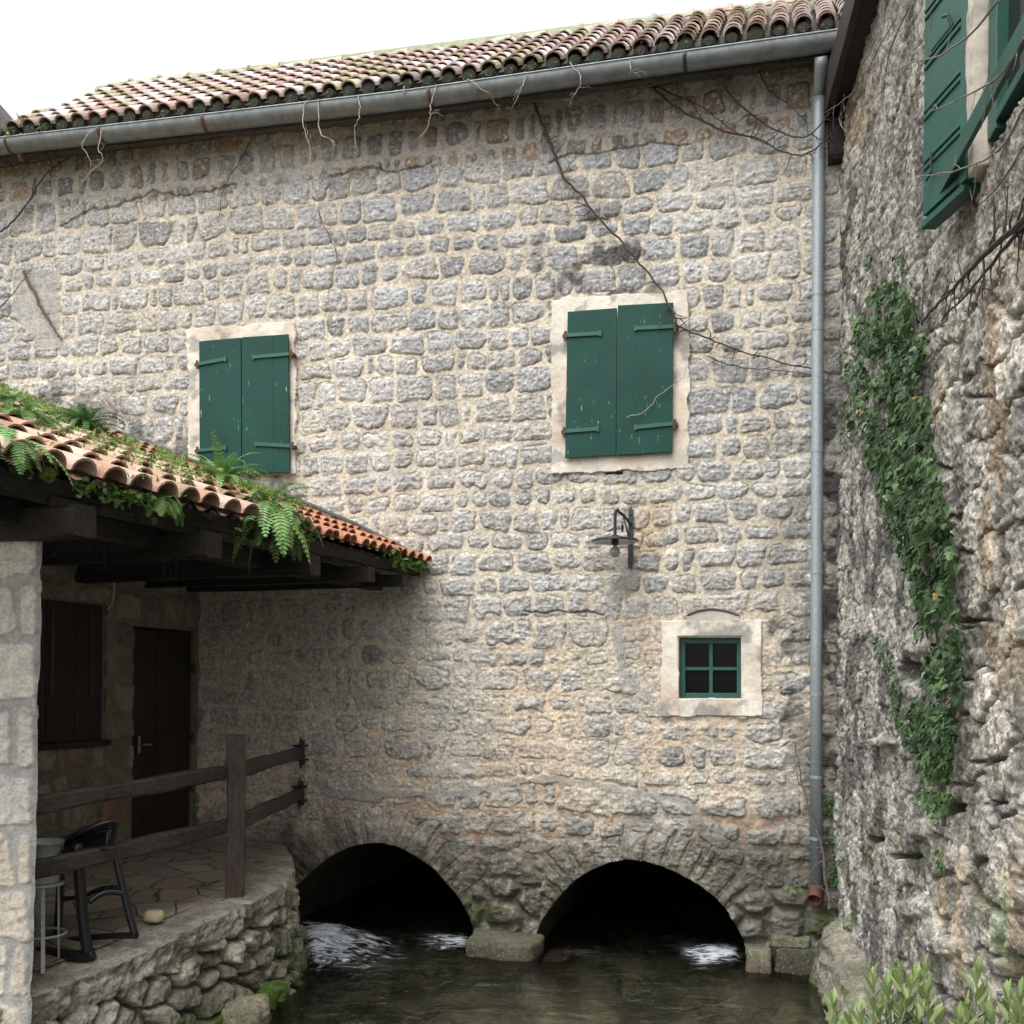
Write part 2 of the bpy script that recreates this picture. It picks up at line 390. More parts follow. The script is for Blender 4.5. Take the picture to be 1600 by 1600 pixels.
# ------------------------------------------------------------------ main wall (stone building)
bld = empty('stone_building', wp(4., 0., 0.))
tag(bld, 'tall pale grey stone building straddling the stream on two low arches', 'building')
ARCH1 = [(436, 1560), (438, 1460), (450, 1405), (472, 1378), (500, 1352), (525, 1334), (555, 1322), (590, 1317), (622, 1323), (650, 1338), (678, 1358), (700, 1383), (720, 1408), (736, 1440), (742, 1480), (744, 1560)]
ARCH2 = [(838, 1560), (839, 1475), (848, 1438), (880, 1395), (910, 1368), (949, 1349), (986, 1343), (1026, 1351), (1066, 1368), (1105, 1392), (1133, 1419), (1152, 1450), (1164, 1480), (1168, 1560)]
ARCH1 = [tuple(q) for q in smooth_pl(ARCH1)]; ARCH2 = [tuple(q) for q in smooth_pl(ARCH2)]
SW = [(1060, 995), (1158, 995), (1160, 1091), (1062, 1091)]
SURR = {'left': [(296, 516), (464, 503), (464, 741), (296, 742)], 'right': [(862, 468), (1077, 456), (1078, 734), (862, 742)], 'small': [(1033, 971), (1190, 968), (1192, 1119), (1033, 1120)]}
step = .0085
U, V = np.meshgrid(np.arange(-.45, 9.7, step), np.arange(-.85, 7.95, step))
PX, PY = proj(wp(U, V, 0.))
rr = random.Random(5)
rows = [-1.]
while rows[-1] < 8.2:
    z = rows[-1]; rows.append(z + (rr.choice([rr.uniform(.165, .21), rr.uniform(.21, .27), rr.uniform(.2, .25)]) if z > 3.4 else rr.uniform(.2, .29)))
sdf, r1, r2, r3 = coursed(U, V, np.array(rows), 11, .18, .38, .0190, .046, .05, .014)
sdf = sdf + .020 * (fbm(U * 1.7, V * 1.7, 3, 63) - .5) + .006 * (fbm(U * 40, V * 40, 2, 64) - .5)
rowsB = [-1.]
while rowsB[-1] < 4: rowsB.append(rowsB[-1] + rr.uniform(.16, .29))
sdfB, b1, b2, b3 = coursed(U, V, np.array(rowsB), 23, .18, .44, .028, .060, .06, .024)
lowz = sstep(900, 1060, PY + 70 * (fbm(U * 1.2, V * 1.2, 3, 77) - .5))
sel = fbm(U * 2.5, V * 2.5, 2, 55) < lowz
topb = sstep(-14, 10, (335 - .108 * PX) - PY + 26 * (fbm(U * 1.3, V * 2, 3, 31) - .5))
rowsT = np.array([6.0, 6.42, 6.72, 7.02, 7.32, 7.6, 8.4])
sdfT, t1, t2, t3 = coursed(U, V, rowsT, 37, .12, .26, .032, .03, .04, .016)
tm = topb > .5
sdf = np.where(tm, sdfT, np.where(sel, sdfB, sdf)); r1 = np.where(tm, t1, np.where(sel, b1, r1)); r2 = np.where(tm, t2, np.where(sel, b2, r2)); r3 = np.where(tm, t3, np.where(sel, b3, r3))
# voussoirs round the two arches
for pl, sd_ in ((ARCH1, 3), (ARCH2, 8)):
    d, arc = polydist(PX, PY, pl)
    ring = (d < 62 + 14 * (vn(arc * .05, d * 0, sd_) - .5)) & (PY < 1470)
    rn = np.random.RandomState(sd_); bd = np.cumsum(rn.uniform(13, 34, 80)); j = np.clip(np.searchsorted(bd, arc + 3 * (vn(d * .05, arc * 0, 5) - .5)), 1, 79)
    dl = np.minimum(arc - bd[j - 1], bd[j] - arc); q = rn.rand(80, 3)[j]
    topd = 40 + 26 * q[..., 0] - d
    sv = -np.minimum(dl - 2.5 - 1.5 * q[..., 1], topd) * .0056 + (fbm(U * 14, V * 14, 3, 5) - .5) * .022
    ring &= topd > 0
    sdf = np.where(ring, sv, sdf); r1 = np.where(ring, q[..., 0], r1); r2 = np.where(ring, q[..., 1], r2); r3 = np.where(ring, q[..., 2], r3)
# big boulders of the piers near the water
f1, f2, wi = worley(U / .30 + .3 * fbm(U * 4, V * 4, 2, 6), V / .24, 61)
pier = sstep(1375, 1400, PY + 30 * (fbm(U * 3, V * 3, 2, 14) - .5)) * ((PX > 738) & (PX < 846) | (PX > 1140))
sp = -(f2 - f1) * .12 + .018
sdf = np.where(pier > .5, sp, sdf); r1 = np.where(pier > .5, wi, r1)
ins = sstep(0.003, -.007, sdf)                       # 1 in stone, 0 in mortar
bury = np.clip((.12 + 1.0 * lowz) * sstep(.40, .60, fbm(U * 3.2, V * 3.2, 4, 91)) * (PY < 1370), 0, .85)   # mortar smeared over the stones
facet = (ridge(U * 13, V * 17, 3, 3) - .55) * .030 + (fbm(U * 34, V * 40, 2, 4) - .5) * .014
big = (fbm(U * .7, V * .7, 2, 8) - .5) * .05
chip = (ridge(U * 27, V * 31, 3, 7) - .55) * .020 + (fbm(U * 60, V * 60, 2, 4) - .5) * .010
gap = np.exp(-((sdf + .001) / .0045) ** 2) * sstep(.42, .62, fbm(U * 7, V * 7, 3, 61))
h = big + ins * (sstep(0, -.04, sdf) * .009 + .001 + .007 * r3 + facet * .55 + chip * .85) * (1 - .65 * bury) + (1 - ins) * ((fbm(U * 22, V * 22, 3, 9) - .5) * .012 + (fbm(U * 55, V * 55, 2, 10) - .5) * .006)
low2 = sstep(1130, 1300, PY)
h -= gap * .014
h += low2 * ((fbm(U * 3, V * 3, 4, 12) - .5) * .10 + (1 - ins) * -.008)
h += lowz * ((ridge(U * 7, V * 10, 4, 41) - .6) * .020 + (ridge(U * 24, V * 34, 3, 43) - .6) * .012)
h += pier * (np.minimum(f2 - f1, .45) * .16 - .03)
# colours: what the stone and mortar are made of
G = np.stack([r1, r1, r1], -1)
stone = np.array([.325, .332, .345]) * (.80 + .44 * G)
stone = mixc(stone, np.array([.43, .42, .395]) * (.82 + .36 * G), sstep(.30, .62, fbm(U * .45 + 3, V * .45, 3, 141) + .00022 * (PX - 500) + .0003 * (PY - 500)) * .85)
stone = mixc(stone, [.40, .37, .315], sstep(.66, 1., r2) * .6)
stone = mixc(stone, [.43, .41, .37], lowz * .62 + .1 * r3)
stone = mixc(stone, [.16, .165, .175], ((r2 < .035) & (PY > 340)) * .6)
topst = np.where((t2 > .82)[..., None], [.30, .215, .15], np.where((t2 > .6)[..., None], [.22, .17, .13], np.array([.20, .195, .19]) * (.7 + .6 * t1[..., None])))
stone = mixc(stone, topst, topb)
mort = np.array([.545, .49, .40]) * (.86 + .28 * fbm(U * 2.2, V * 2.2, 3, 19))[..., None]
mort = mixc(mort, [.40, .365, .31], sstep(.45, .7, fbm(U * .9, V * .9, 3, 21)) * .55 * sstep(330, 560, PY))
mort = mixc(mort, [.38, .355, .315], topb)
mort = mixc(mort, [.60, .475, .355], lowz * sstep(.4, .65, fbm(U * 2, V * 2, 3, 23)) * .7)
col = mixc(mort, stone, ins * (1 - bury * .8)) if False else mort + (stone - mort) * (ins * (1 - bury * .8))[..., None]
col = mixc(col, [.62, .61, .58], sstep(.60, .74, fbm(U * 48, V * 48, 3, 151)) * .55 * (.3 + .7 * ins))
col = mixc(col, [.15, .15, .15], sstep(.60, .72, fbm(U * 38 + 4, V * 38, 3, 152)) * .45 * ins)
col = mixc(col, [.60, .58, .54], sstep(.60, .72, fbm(U * 1.4 + 7, V * .9, 4, 153)) * .35)
col = col * (.70 + .60 * fbm(U * 75, V * 75, 2, 93) ** 1.0)[..., None] * (.84 + .32 * fbm(U * 26, V * 26, 3, 95))[..., None]
col = mixc(col, [.10, .09, .08], gap * .55)
# rust / brick tints in the arch joints
rt = (1 - ins) * sstep(1230, 1290, PY) * sstep(.5, .62, fbm(U * 5, V * 5, 3, 25)) * (PY < 1420)
col = mixc(col, [.40, .17, .085], rt * .42)
# grey cement repair bands
def band(pl, wd, seed):
    d, a = polydist(PX, PY, [tuple(q) for q in smooth_pl(pl)])
    return sstep(wd * 1.1, wd * .55, d + 13 * (fbm(U * 9, V * 9, 3, seed) - .5))
cem = np.maximum(band([(505, 1195), (508, 1235), (560, 1242), (640, 1240), (720, 1240), (800, 1222), (870, 1217), (940, 1228), (1000, 1240), (1060, 1250), (1088, 1270), (1096, 1300), (1130, 1318)], 7, 3),
                 np.maximum(band([(965, 985), (972, 1040), (985, 1065), (1010, 1090)], 8, 4), band([(955, 870), (985, 900), (960, 930)], 16, 6)))
cem = np.maximum(cem, inpoly(PX + 20 * (fbm(U * 6, V * 6, 3, 51) - .5), PY, [(20, 425), (90, 420), (100, 545), (60, 545), (20, 480)]) * 1.)
col = mixc(col, [.34, .325, .30], cem * .7); h = lerp(h, big + .012 + (fbm(U * 15, V * 15, 3, 2) - .5) * .008, cem * .8)
# cracks
for pl in ([(820, 953), (850, 957), (900, 955), (945, 958)], [(95, 355), (140, 330), (190, 322), (240, 300), (300, 305), (370, 290)], [(520, 275), (560, 262), (620, 270), (680, 255)], [(860, 252), (900, 240), (960, 236), (1010, 222), (1080, 225)]):
    d, a = polydist(PX + 10 * (fbm(U * 8, V * 8, 3, 52) - .5), PY + 14 * (fbm(U * 9, V * 9, 3, 53) - .5), pl)
    k = sstep(2.4, .8, d); h -= .02 * k; col = mixc(col, [.12, .11, .10], k * .7)
# weather stains: black lichen toward the corner and under the sill, damp algae near the water
fn = fbm(U * 5, V * 5, 5, 27)
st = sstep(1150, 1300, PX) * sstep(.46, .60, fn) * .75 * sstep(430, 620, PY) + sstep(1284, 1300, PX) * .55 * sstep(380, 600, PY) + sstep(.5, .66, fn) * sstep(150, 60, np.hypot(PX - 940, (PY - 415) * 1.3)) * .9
st = np.maximum(st, sstep(.44, .6, fn) * sstep(1190, 1210, PX) * sstep(60, 20, np.abs(PX - 1208)) * (PY > 960) * (PY < 1130) * .8)
st = np.maximum(st, sstep(.48, .62, fn) * sstep(60, 5, np.abs(PY - (600 + .42 * PX) + 12)) * (PX < 560) * (PX > 60) * .7)
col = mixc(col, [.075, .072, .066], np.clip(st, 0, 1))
damp = sstep(1235, 1370, PY + 80 * (fbm(U * 3, V * 3, 4, 33) - .5))
col = mixc(col, [.115, .108, .085], damp * .93)
dk_ = damp * .9; col = col * ((1 - dk_) + dk_ * (.30 + 1.25 * fbm(U * 8, V * 8, 5, 201)) * (.6 + .8 * fbm(U * 34, V * 34, 3, 202)))[..., None]; col = mixc(col, [.33, .32, .27], dk_ * sstep(.60, .68, fbm(U * 22, V * 22, 4, 203)) * .7)
damp2 = sstep(1240, 1400, PY + 80 * (fbm(U * 2, V * 2, 4, 34) - .5)) * sstep(1050, 1230, PX); col = mixc(col, [.10, .10, .085], damp2 * .6)
moss = sstep(.55, .68, fbm(U * 6, V * 6, 4, 35)) * sstep(1350, 1440, PY); col = mixc(col, [.06, .075, .02], moss * .75)
och = sstep(45, 15, np.abs(PX - 1012 - 8 * np.sin(PY * .05))) * sstep(740, 800, PY) * sstep(900, 860, PY) * sstep(.4, .6, fn); col = mixc(col, [.48, .31, .12], och * .35)
for q in SURR.values():
    cx = sum(a for a, b in q) / 4; cy = sum(b for a, b in q) / 4
    inn = inpoly(PX, PY, [(cx + (a - cx) * .96, cy + (b - cy) * .97) for a, b in q]); h = np.where(inn, -.03, h)
for (a_, b_, l_) in ((884, 690, 60), (1054, 678, 55), (884, 540, 40), (1054, 525, 40), (309, 712, 40), (455, 706, 50)):
    k = sstep(9, 2, np.abs(PX - a_)) * sstep(b_ - 6, b_ + 6, PY) * sstep(b_ + l_, b_ + 8, PY); col = mixc(col, [.36, .20, .11], k * .4)
hole = inpoly(PX, PY, ARCH1) | inpoly(PX, PY, ARCH2) | inpoly(PX, PY, SW) | inpoly(PX, PY, [(945, 736), (973, 736), (973, 741), (947, 741)])
keep = ~(hole[:-1, :-1] | hole[1:, 1:] | hole[1:, :-1] | hole[:-1, 1:])
wall = grid_mesh('wall', wp(U, V, h), M_wall, bld, col, keep, flip=True)
# the rest of the building's shell
mb = MB(); mb.col = (.3, .29, .27)
zc = np.array([0, 0, 1.])
mb.box(wp(9.85, 3.7, -2.6), DL * .18, NW * 2.62, zc * 4.2)          # left flank
mb.box(wp(4.6, 3.7, -5.2), DL * 5.1, NW * .15, zc * 4.2)            # rear
mb.box(wp(4.6, 7.75, -2.5), DL * 5.0, NW * 2.3, zc * .05)           # attic floor
mb.build('rear_walls', M_wall, bld)
# tunnels under the arches
for pl in (ARCH1, ARCH2):
    pl = pl[1:-1]
    uv = [wuv(np.array(a), np.array(b)) for a, b in pl]
    cu = np.mean([u for u, v in uv]); P = []
    for k, dep in enumerate(np.linspace(.0, -5.0, 40)):
        P.append([wp(np.array(cu + (u - cu) * 1.004), np.array(v + .004), np.array(dep + .012 if k == 0 else dep)) for u, v in uv])
    P = np.array(P); nzv = (vn3(P, 4., 5) - .5)[..., None] * np.array([.10, .10, .10]); nzv[0] *= .2
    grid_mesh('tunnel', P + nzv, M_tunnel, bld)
    e = MB(); e.box(wp(cu, .0, -4.95), DL * 1.6, NW * .15, zc * 1.3); e.build('tunnel_light_block', M_tunnel, bld)  # dark box added behind the tunnel to stop light leaking in
# hole under right window sill
e = MB(); e.col = (.1, .1, .1); a, b = wuv(np.array(959.), np.array(738.5)); e.box(wp(a, b, -.16), DL * .12, NW * .02, zc * .05); e.build('slot_back', M_wall, bld)

# plaster surrounds with their windows
def surround(name_px, hole_px=None, seed=0, h0=.034):
    q = SURR[name_px]; uv = [wuv(np.array(float(a)), np.array(float(b))) for a, b in q]
    us = [u for u, v in uv]; vs = [v for u, v in uv]
    A, B = np.meshgrid(np.arange(min(us) - .06, max(us) + .06, .008), np.arange(min(vs) - .06, max(vs) + .06, .008))
    x, y = proj(wp(A, B, 0.))
    ja = 4 if hole_px else 9; jx = x + ja * (fbm(A * 9, B * 9, 3, seed) - .5); jy = y + ja * (fbm(A * 9 + 5, B * 9, 3, seed + 1) - .5)
    m = inpoly(jx, jy, q)
    if hole_px: m &= ~inpoly(x, y, hole_px)
    keep = m[:-1, :-1] & m[1:, 1:] & m[1:, :-1] & m[:-1, 1:]
    hh = h0 + (fbm(A * 5, B * 5, 3, seed) - .5) * .02 + (fbm(A * 30, B * 30, 2, seed) - .5) * .004
    c = np.array([.62, .575, .50]) * (.82 + .36 * fbm(A * 3, B * 3, 4, seed + 4))[..., None]
    c = mixc(c, [.50, .36, .26], sstep(.52, .7, fbm(A * 4, B * 2.4, 3, seed + 6)) * .45)
    c = mixc(c, [.23, .225, .21], sstep(.54, .7, fbm(A * 6, B * 6, 5, seed + 8)) * .75)
    # real thickness: a skirt of side faces behind the outline
    o = grid_mesh('window', wp(A, B, hh), M_plaster, bld, c, keep, flip=True)
    s = o.modifiers.new('Solidify', 'SOLIDIFY'); s.thickness = .07; s.offset = -1
    return o
def leaf(q, off, parent, seed, planks=3, th=.022, name='shutter'):
    """one shutter leaf from four photograph corners (TL,TR,BR,BL) laid on the wall"""
    uv = [wuv(np.array(float(a)), np.array(float(b)), off) for a, b in q]
    mb = MB(); rn = random.Random(seed)
    for i in range(planks):
        a, b = i / planks, (i + 1) / planks
        t0 = [lerp(uv[0][k], uv[1][k], a) for k in (0, 1)]; t1_ = [lerp(uv[0][k], uv[1][k], b) for k in (0, 1)]
        b0 = [lerp(uv[3][k], uv[2][k], a) for k in (0, 1)]; b1_ = [lerp(uv[3][k], uv[2][k], b) for k in (0, 1)]
        dz = rn.uniform(-.0012, .0012); g = -.0007
        c = [(t0[0] - g, t0[1]), (t1_[0] + g, t1_[1]), (b1_[0] + g, b1_[1]), (b0[0] - g, b0[1])]
        v = [wp(x, y, off + dz) for x, y in c] + [wp(x, y, off + dz - th) for x, y in c]
        mb.add(v, [(3, 2, 1, 0), (4, 5, 6, 7), (0, 1, 5, 4), (1, 2, 6, 5), (2, 3, 7, 6), (3, 0, 4, 7)])
    return mb.build(name, M_green, parent, bevel=.002)
def strap(p0, p1, off, parent, left):
    a = W(*[np.array(float(x)) for x in p0], off); b = W(*[np.array(float(x)) for x in p1], off)
    d = (b - a); l = np.linalg.norm(d); d /= l; up = np.cross(d, NW)
    mb = MB(); mb.box((a + b) / 2, d * l / 2, NW * .005, up * .017)
    mb.box(b, d * .012, NW * .006, up * .026)
    o = mb.build('hinge_strap', M_greenplain, parent, bevel=.002)
    k = MB(); k.tube([a - up * .04 - d * .012 - NW * .01, a + up * .04 - d * .012 - NW * .01], .014, 10); k.box(a - d * .02 - NW * .05, d * .018, NW * .05, up * .014)
    k.build('hinge_pin', M_rust, parent)
wl = surround('left', None, 3); wr = surround('right', None, 13)
tag(wl, 'closed green shutters above the lean-to roof'); tag(wr, 'closed green shutters above the wall lamp')
leaf([(311, 533), (376, 527.5), (377, 740), (312, 744)], .085, wl, 1); leaf([(377.5, 527), (450, 522), (452, 738), (378.5, 739.5)], .088, wl, 2)
strap((309, 569), (352, 561), .095, wl, 1); strap((452, 553), (396, 558), .098, wl, 0); strap((309, 704), (352, 700), .095, wl, 1); strap((454, 697), (400, 694), .098, wl, 0)
leaf([(887, 487), (963.5, 481), (962, 711), (883, 715.5)], .085, wr, 3); leaf([(965.5, 477), (1052, 472.5), (1050, 706), (963, 711)], .088, wr, 4)
strap((885, 524), (938, 521), .095, wr, 1); strap((1053, 510), (993, 513), .098, wr, 0); strap((883, 674), (934, 670), .095, wr, 1); strap((1052, 662), (993, 668), .098, wr, 0)
ws = surround('small', SW, 29, .03); tag(ws, 'small four paned green window in a pale stone frame')
def wq(mb, a, b, c, d, o0, o1):   # box between px rectangle a<x<c, b<y<d and wall offsets o0>o1
    cs = [wuv(np.array(float(x)), np.array(float(y)), 0.) for x, y in ((a, b), (c, b), (c, d), (a, d))]
    v = [wp(x, y, o0) for x, y in cs] + [wp(x, y, o1) for x, y in cs]
    mb.add(v, [(3, 2, 1, 0), (4, 5, 6, 7), (0, 1, 5, 4), (1, 2, 6, 5), (2, 3, 7, 6), (3, 0, 4, 7)])
rv = MB(); rv.col = (.50, .46, .40)
wq(rv, 1052, 988, 1061, 1100, .02, -.28); wq(rv, 1158, 988, 1170, 1100, .02, -.28); wq(rv, 1061, 984, 1158, 996, .019, -.28); wq(rv, 1061, 1091, 1158, 1102, .021, -.28)
rv.build('reveal', M_plaster, ws)
fr = MB()
OF, OB = -.055, -.10
for (a, b, c, d) in ((1061, 996, 1070, 1091), (1151, 996, 1159, 1091), (1070, 996, 1151, 1005), (1070, 1083, 1151, 1091)): wq(fr, a, b, c, d, OF, OB)
fr.build('frame', M_greenplain, ws, bevel=.003)
fr = MB(); wq(fr, 1107.5, 1005, 1113, 1083, OF - .006, OB); wq(fr, 1070, 1042, 1107.5, 1047, OF - .008, OB); wq(fr, 1113, 1042, 1151, 1047, OF - .008, OB); fr.build('glazing_bar', M_greenplain, ws)
gl = MB(); wq(gl, 1068, 1003, 1153, 1085, -.085, -.09); gl.build('pane', M_glass, ws)
ar = MB(); ar.col = (.5, .45, .38)
pts = [(1073, 964), (1090, 957), (1112, 954), (1135, 957), (1155, 964)]
ps = smooth_pl(pts); 
vv = [W(np.array(a), np.array(b), .03) for a, b in ps] + [W(np.array(a), np.array(970.), .03) for a, b in ps[::-1]]
vb = [p - NW * .05 for p in vv]; n_ = len(vv)
ar.add(vv + vb, [tuple(range(n_))] + [(i, (i + 1) % n_, n_ + (i + 1) % n_, n_ + i) for i in range(n_)]); ar.build('relieving_arch', M_plaster, ws)
ar = MB(); ar.col = (.10, .095, .085); ar.tube([W(np.array(a), np.array(b - 2), .03) for a, b in ps], [.004, *([.012] * (len(ps) - 2)), .004], 6); ar.build('arch_joint', M_wall, ws)

# ------------------------------------------------------------------ barrel tiles
def tile_tpl(n=8):
    a = np.linspace(0, math.pi, n + 1)
    return np.cos(a), np.sin(a)
TC, TS = tile_tpl()
def add_tile(mb, p, ax, nv, sv, L, r0, r1, th=.014, up=True):
    n = len(TC); s = 1 if up else -1
    V_ = []
    for (base, rr_, dr) in ((p, r0, 0), (p + ax * L, r1, 0), (p, r0, -th), (p + ax * L, r1, -th)):
        q = rr_ + dr
        V_ += [base + sv * (q * c) + nv * (s * q * k * .92) for c, k in zip(TC, TS)]
    f = []
    for i in range(n - 1):
        f += [(i, i + 1, n + i + 1, n + i), (2 * n + i + 1, 2 * n + i, 3 * n + i, 3 * n + i + 1), (i + 1, i, 2 * n + i, 2 * n + i + 1), (n + i, n + i + 1, 3 * n + i + 1, 3 * n + i)]
    f += [(0, n, 3 * n, 2 * n), (n - 1, 2 * n + n - 1, 4 * n - 1, 2 * n - 1)]
    mb.add(V_, f)
rt_ = random.Random(9)
# eave line of the main roof from the gutter's top edge
EOFF = .34
eu = []; ez = []
for a, b in ((-60, 238), (0, 226), (320, 190), (640, 153), (960, 108), (1310, 60)):
    u_, z_ = wuv(np.array(float(a)), np.array(float(b)), EOFF); eu.append(float(u_)); ez.append(float(z_))
eu = np.array(eu[::-1]); ez = np.array(ez[::-1])
def eave_z(u): return float(np.interp(u, eu, ez))
PIT = math.radians(37)
def us_un(u_):
    p_ = PIT + math.radians(2.4) * min(max(u_ / 7.4, 0), 1.1)
    return -NW * math.cos(p_) + zc * math.sin(p_), NW * math.sin(p_) + zc * math.cos(p_)
RL = 2.0
roof = MB(); pal = [(.50, .39, .36), (.46, .34, .31), (.56, .48, .46), (.40, .29, .26), (.38, .33, .25), (.60, .54, .52), (.44, .31, .27)]
SPC = .195; nrow = 8; ex = RL / nrow
u = -.0
col_i = 0
HT = float(wuv(np.array(192.), np.array(148.), EOFF + .06 - RL * math.cos(PIT))[0]); HB = 8.25
while u < 9.0:
    z0 = eave_z(u); US, UN = us_un(u)
    tint = rt_.uniform(-.04, .04)
    for k in range(nrow):
        # hipped left end: the run shortens toward the left
        s_ = k * ex
        if u > lerp(HB, HT, k / nrow): continue
        base = wp(u, z0 + .03, EOFF + .06) + US * s_
        jit = rt_.uniform(-.008, .008)
        white = np.clip((3.6 - u) / 3.6, 0, 1)
        c = np.array(rt_.choice(pal)) * rt_.uniform(.8, 1.12)
        if rt_.random() < white * .7: c = np.array([.66, .56, .53]) * rt_.uniform(.9, 1.05)
        if rt_.random() < .1: c = np.array([.33, .29, .19])
        if k == 0: c = c * .6 if rt_.random() < .5 else c
        roof.col = tuple(c)
        lift = .030
        add_tile(roof, base + UN * (.045 + lift) + DL * jit, US * 1. - UN * .085, UN, DL, ex * 1.28, .083, .070)
        roof.col = tuple(np.array(rt_.choice(pal)) * .8)
        add_tile(roof, base + UN * (.055 + lift * .5) + DL * (SPC / 2 + jit), US - UN * .07, UN, DL, ex * 1.28, .075, .085, up=False)
    # black mossy mortar plug at the eave
    roof.col = (.03, .032, .022)
    pc = wp(u, z0 + .03, EOFF + .02) + UN * .05
    roof.lathe(pc, NW, [(.066, -.05), (.066, .035 + rt_.uniform(-.02, .02)), (.045, .06), (.0, .068)], 12)
    u += SPC
roof.col = (.10, .08, .06)
ro = roof.build('roof', M_tile, bld, smooth=False)
dk = MB(); dk.col = (.12, .08, .06)
def rp3(u_, s_, o_):
    US, UN = us_un(u_)
    return wp(np.array(u_), np.array(eave_z(u_) + .03), np.array(EOFF + .06)) + US * s_ + UN * o_
q = [rp3(-.15, -.02, .015), rp3(HB, -.02, .015), rp3(HT, RL, .015), rp3(-.15, RL, .015)]; q2 = [p - UN * .05 for p in q]
dk.add(q + q2, [(0, 1, 2, 3), (7, 6, 5, 4), (0, 4, 5, 1), (1, 5, 6, 2), (2, 6, 7, 3), (3, 7, 4, 0)]); dk.build('roof_deck', M_beam, ro)
# far slope so the roof is solid from any side
fs = MB(); fs.col = (.38, .24, .17); q = [rp3(-.15, RL, .04), rp3(HT, RL, .04)]; q3 = [q[1] - NW * 3.2 - zc * 2.4 + DL * 1.9, q[0] - NW * 3.2 - zc * 2.4]
hp = rp3(HB, 0, .02); US, UN = us_un(4.)
fs.add([q[0], q[1], q3[0], q3[1]], [(0, 1, 2, 3)]); fs.add([q[1] , hp, q3[0]], [(0, 1, 2)]); o_ = fs.build('rear_slope', M_tile, ro); s = o_.modifiers.new('Solidify', 'SOLIDIFY'); s.thickness = .05
# ridge caps set in mortar
rc = MB()
u = -.1
while u < HT:
    rc.col = tuple(np.array(rt_.choice([(.30, .31, .24), (.40, .38, .30), (.42, .34, .26), (.26, .28, .2)])))
    p = rp3(u, RL, .05)
    add_tile(rc, p, DL, zc, -NW, .44, .10, .085, .02)
    rc.lathe(p + zc * .088 + DL * .02, zc, [(.045, -.05), (.045, -.01), (.03, .022), (0, .03)], 8)
    u += .38
rc.col = (.24, .26, .17)
q = [rp3(-.2, RL - .12, .07), rp3(HT, RL - .12, .07), rp3(HT, RL, .12), rp3(-.2, RL, .12)]; rc.add(q + [p - zc * .08 for p in q], [(0, 1, 2, 3), (4, 0, 3, 7), (4, 5, 1, 0)])
rc.build('ridge_cap', M_tile, ro)
# thin dark course below the gutter, the shadow there put into its brown colour
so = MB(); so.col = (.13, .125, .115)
ub = np.linspace(-.1, 9.6, 70)
for a, b in zip(ub[:-1], ub[1:]):
    za = eave_z((a + b) / 2) + .01; so.box(wp((a + b) / 2, za + rt_.uniform(-.006, .006), .05), DL * (b - a) / 2, NW * (.06), zc * .018)
so.build('shaded_course', M_wall, bld)
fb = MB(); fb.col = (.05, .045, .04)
for a, b in zip(ub[:-1], ub[1:]):
    fb.box(wp((a + b) / 2, eave_z((a + b) / 2) + .05, .17), DL * (b - a) / 2 * 1.001, NW * .20, zc * .02)
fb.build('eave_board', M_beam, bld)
# gutter
gm = MB(); gu = np.linspace(-.02, 9.6, 80); n = 12
Vg = []
for g_ in gu:
    z = eave_z(g_) - .004
    for rr_ in (.10, .095):
        for k in range(n + 1):
            a = math.pi * k / n
            Vg.append(wp(g_, z - rr_ * math.sin(a) * 1.05, EOFF + .02 - rr_ * math.cos(a)))
m2 = 2 * (n + 1); fg = []
for i in range(len(gu) - 1):
    for k in range(n):
        fg += [(i * m2 + k, i * m2 + k + 1, (i + 1) * m2 + k + 1, (i + 1) * m2 + k), (i * m2 + n + 1 + k + 1, i * m2 + n + 1 + k, (i + 1) * m2 + n + 1 + k, (i + 1) * m2 + n + 2 + k)]
gm.add(Vg, fg)
gm.tube([wp(g_, eave_z(g_) + .002, EOFF + .12) for g_ in gu], .009, 8)
gm.add([Vg[k] for k in range(n + 1)], [tuple(range(n + 1))])
for g_ in np.arange(.6, 9.5, 1.7):     # soldered laps
    gm.add([wp(g_ + dx, eave_z(g_) - .004 - .103 * math.sin(math.pi * k / n) * 1.05, EOFF + .02 - .103 * math.cos(math.pi * k / n)) for dx in (-.008, .008) for k in range(n + 1)], [(k, k + 1, n + 1 + k + 1, n + 1 + k) for k in range(n)])
gut = gm.build('gutter', M_zinc, bld, smooth=True)
for pxx in (20, 165, 325, 675, 1070):
    g_ = float(wuv(np.array(float(pxx)), np.array(220.), EOFF)[0]); b_ = MB()
    b_.add([wp(g_ + dx, eave_z(g_) - .004 - .106 * math.sin(math.pi * k / n) * 1.05, EOFF + .02 - .106 * math.cos(math.pi * k / n)) for dx in (-.016, .016) for k in range(n + 1)], [(k, k + 1, n + 1 + k + 1, n + 1 + k) for k in range(n)])
    o_ = b_.build('gutter_bracket', M_rust if pxx < 700 else M_iron, gut, smooth=True); s = o_.modifiers.new('Solidify', 'SOLIDIFY'); s.thickness = .006
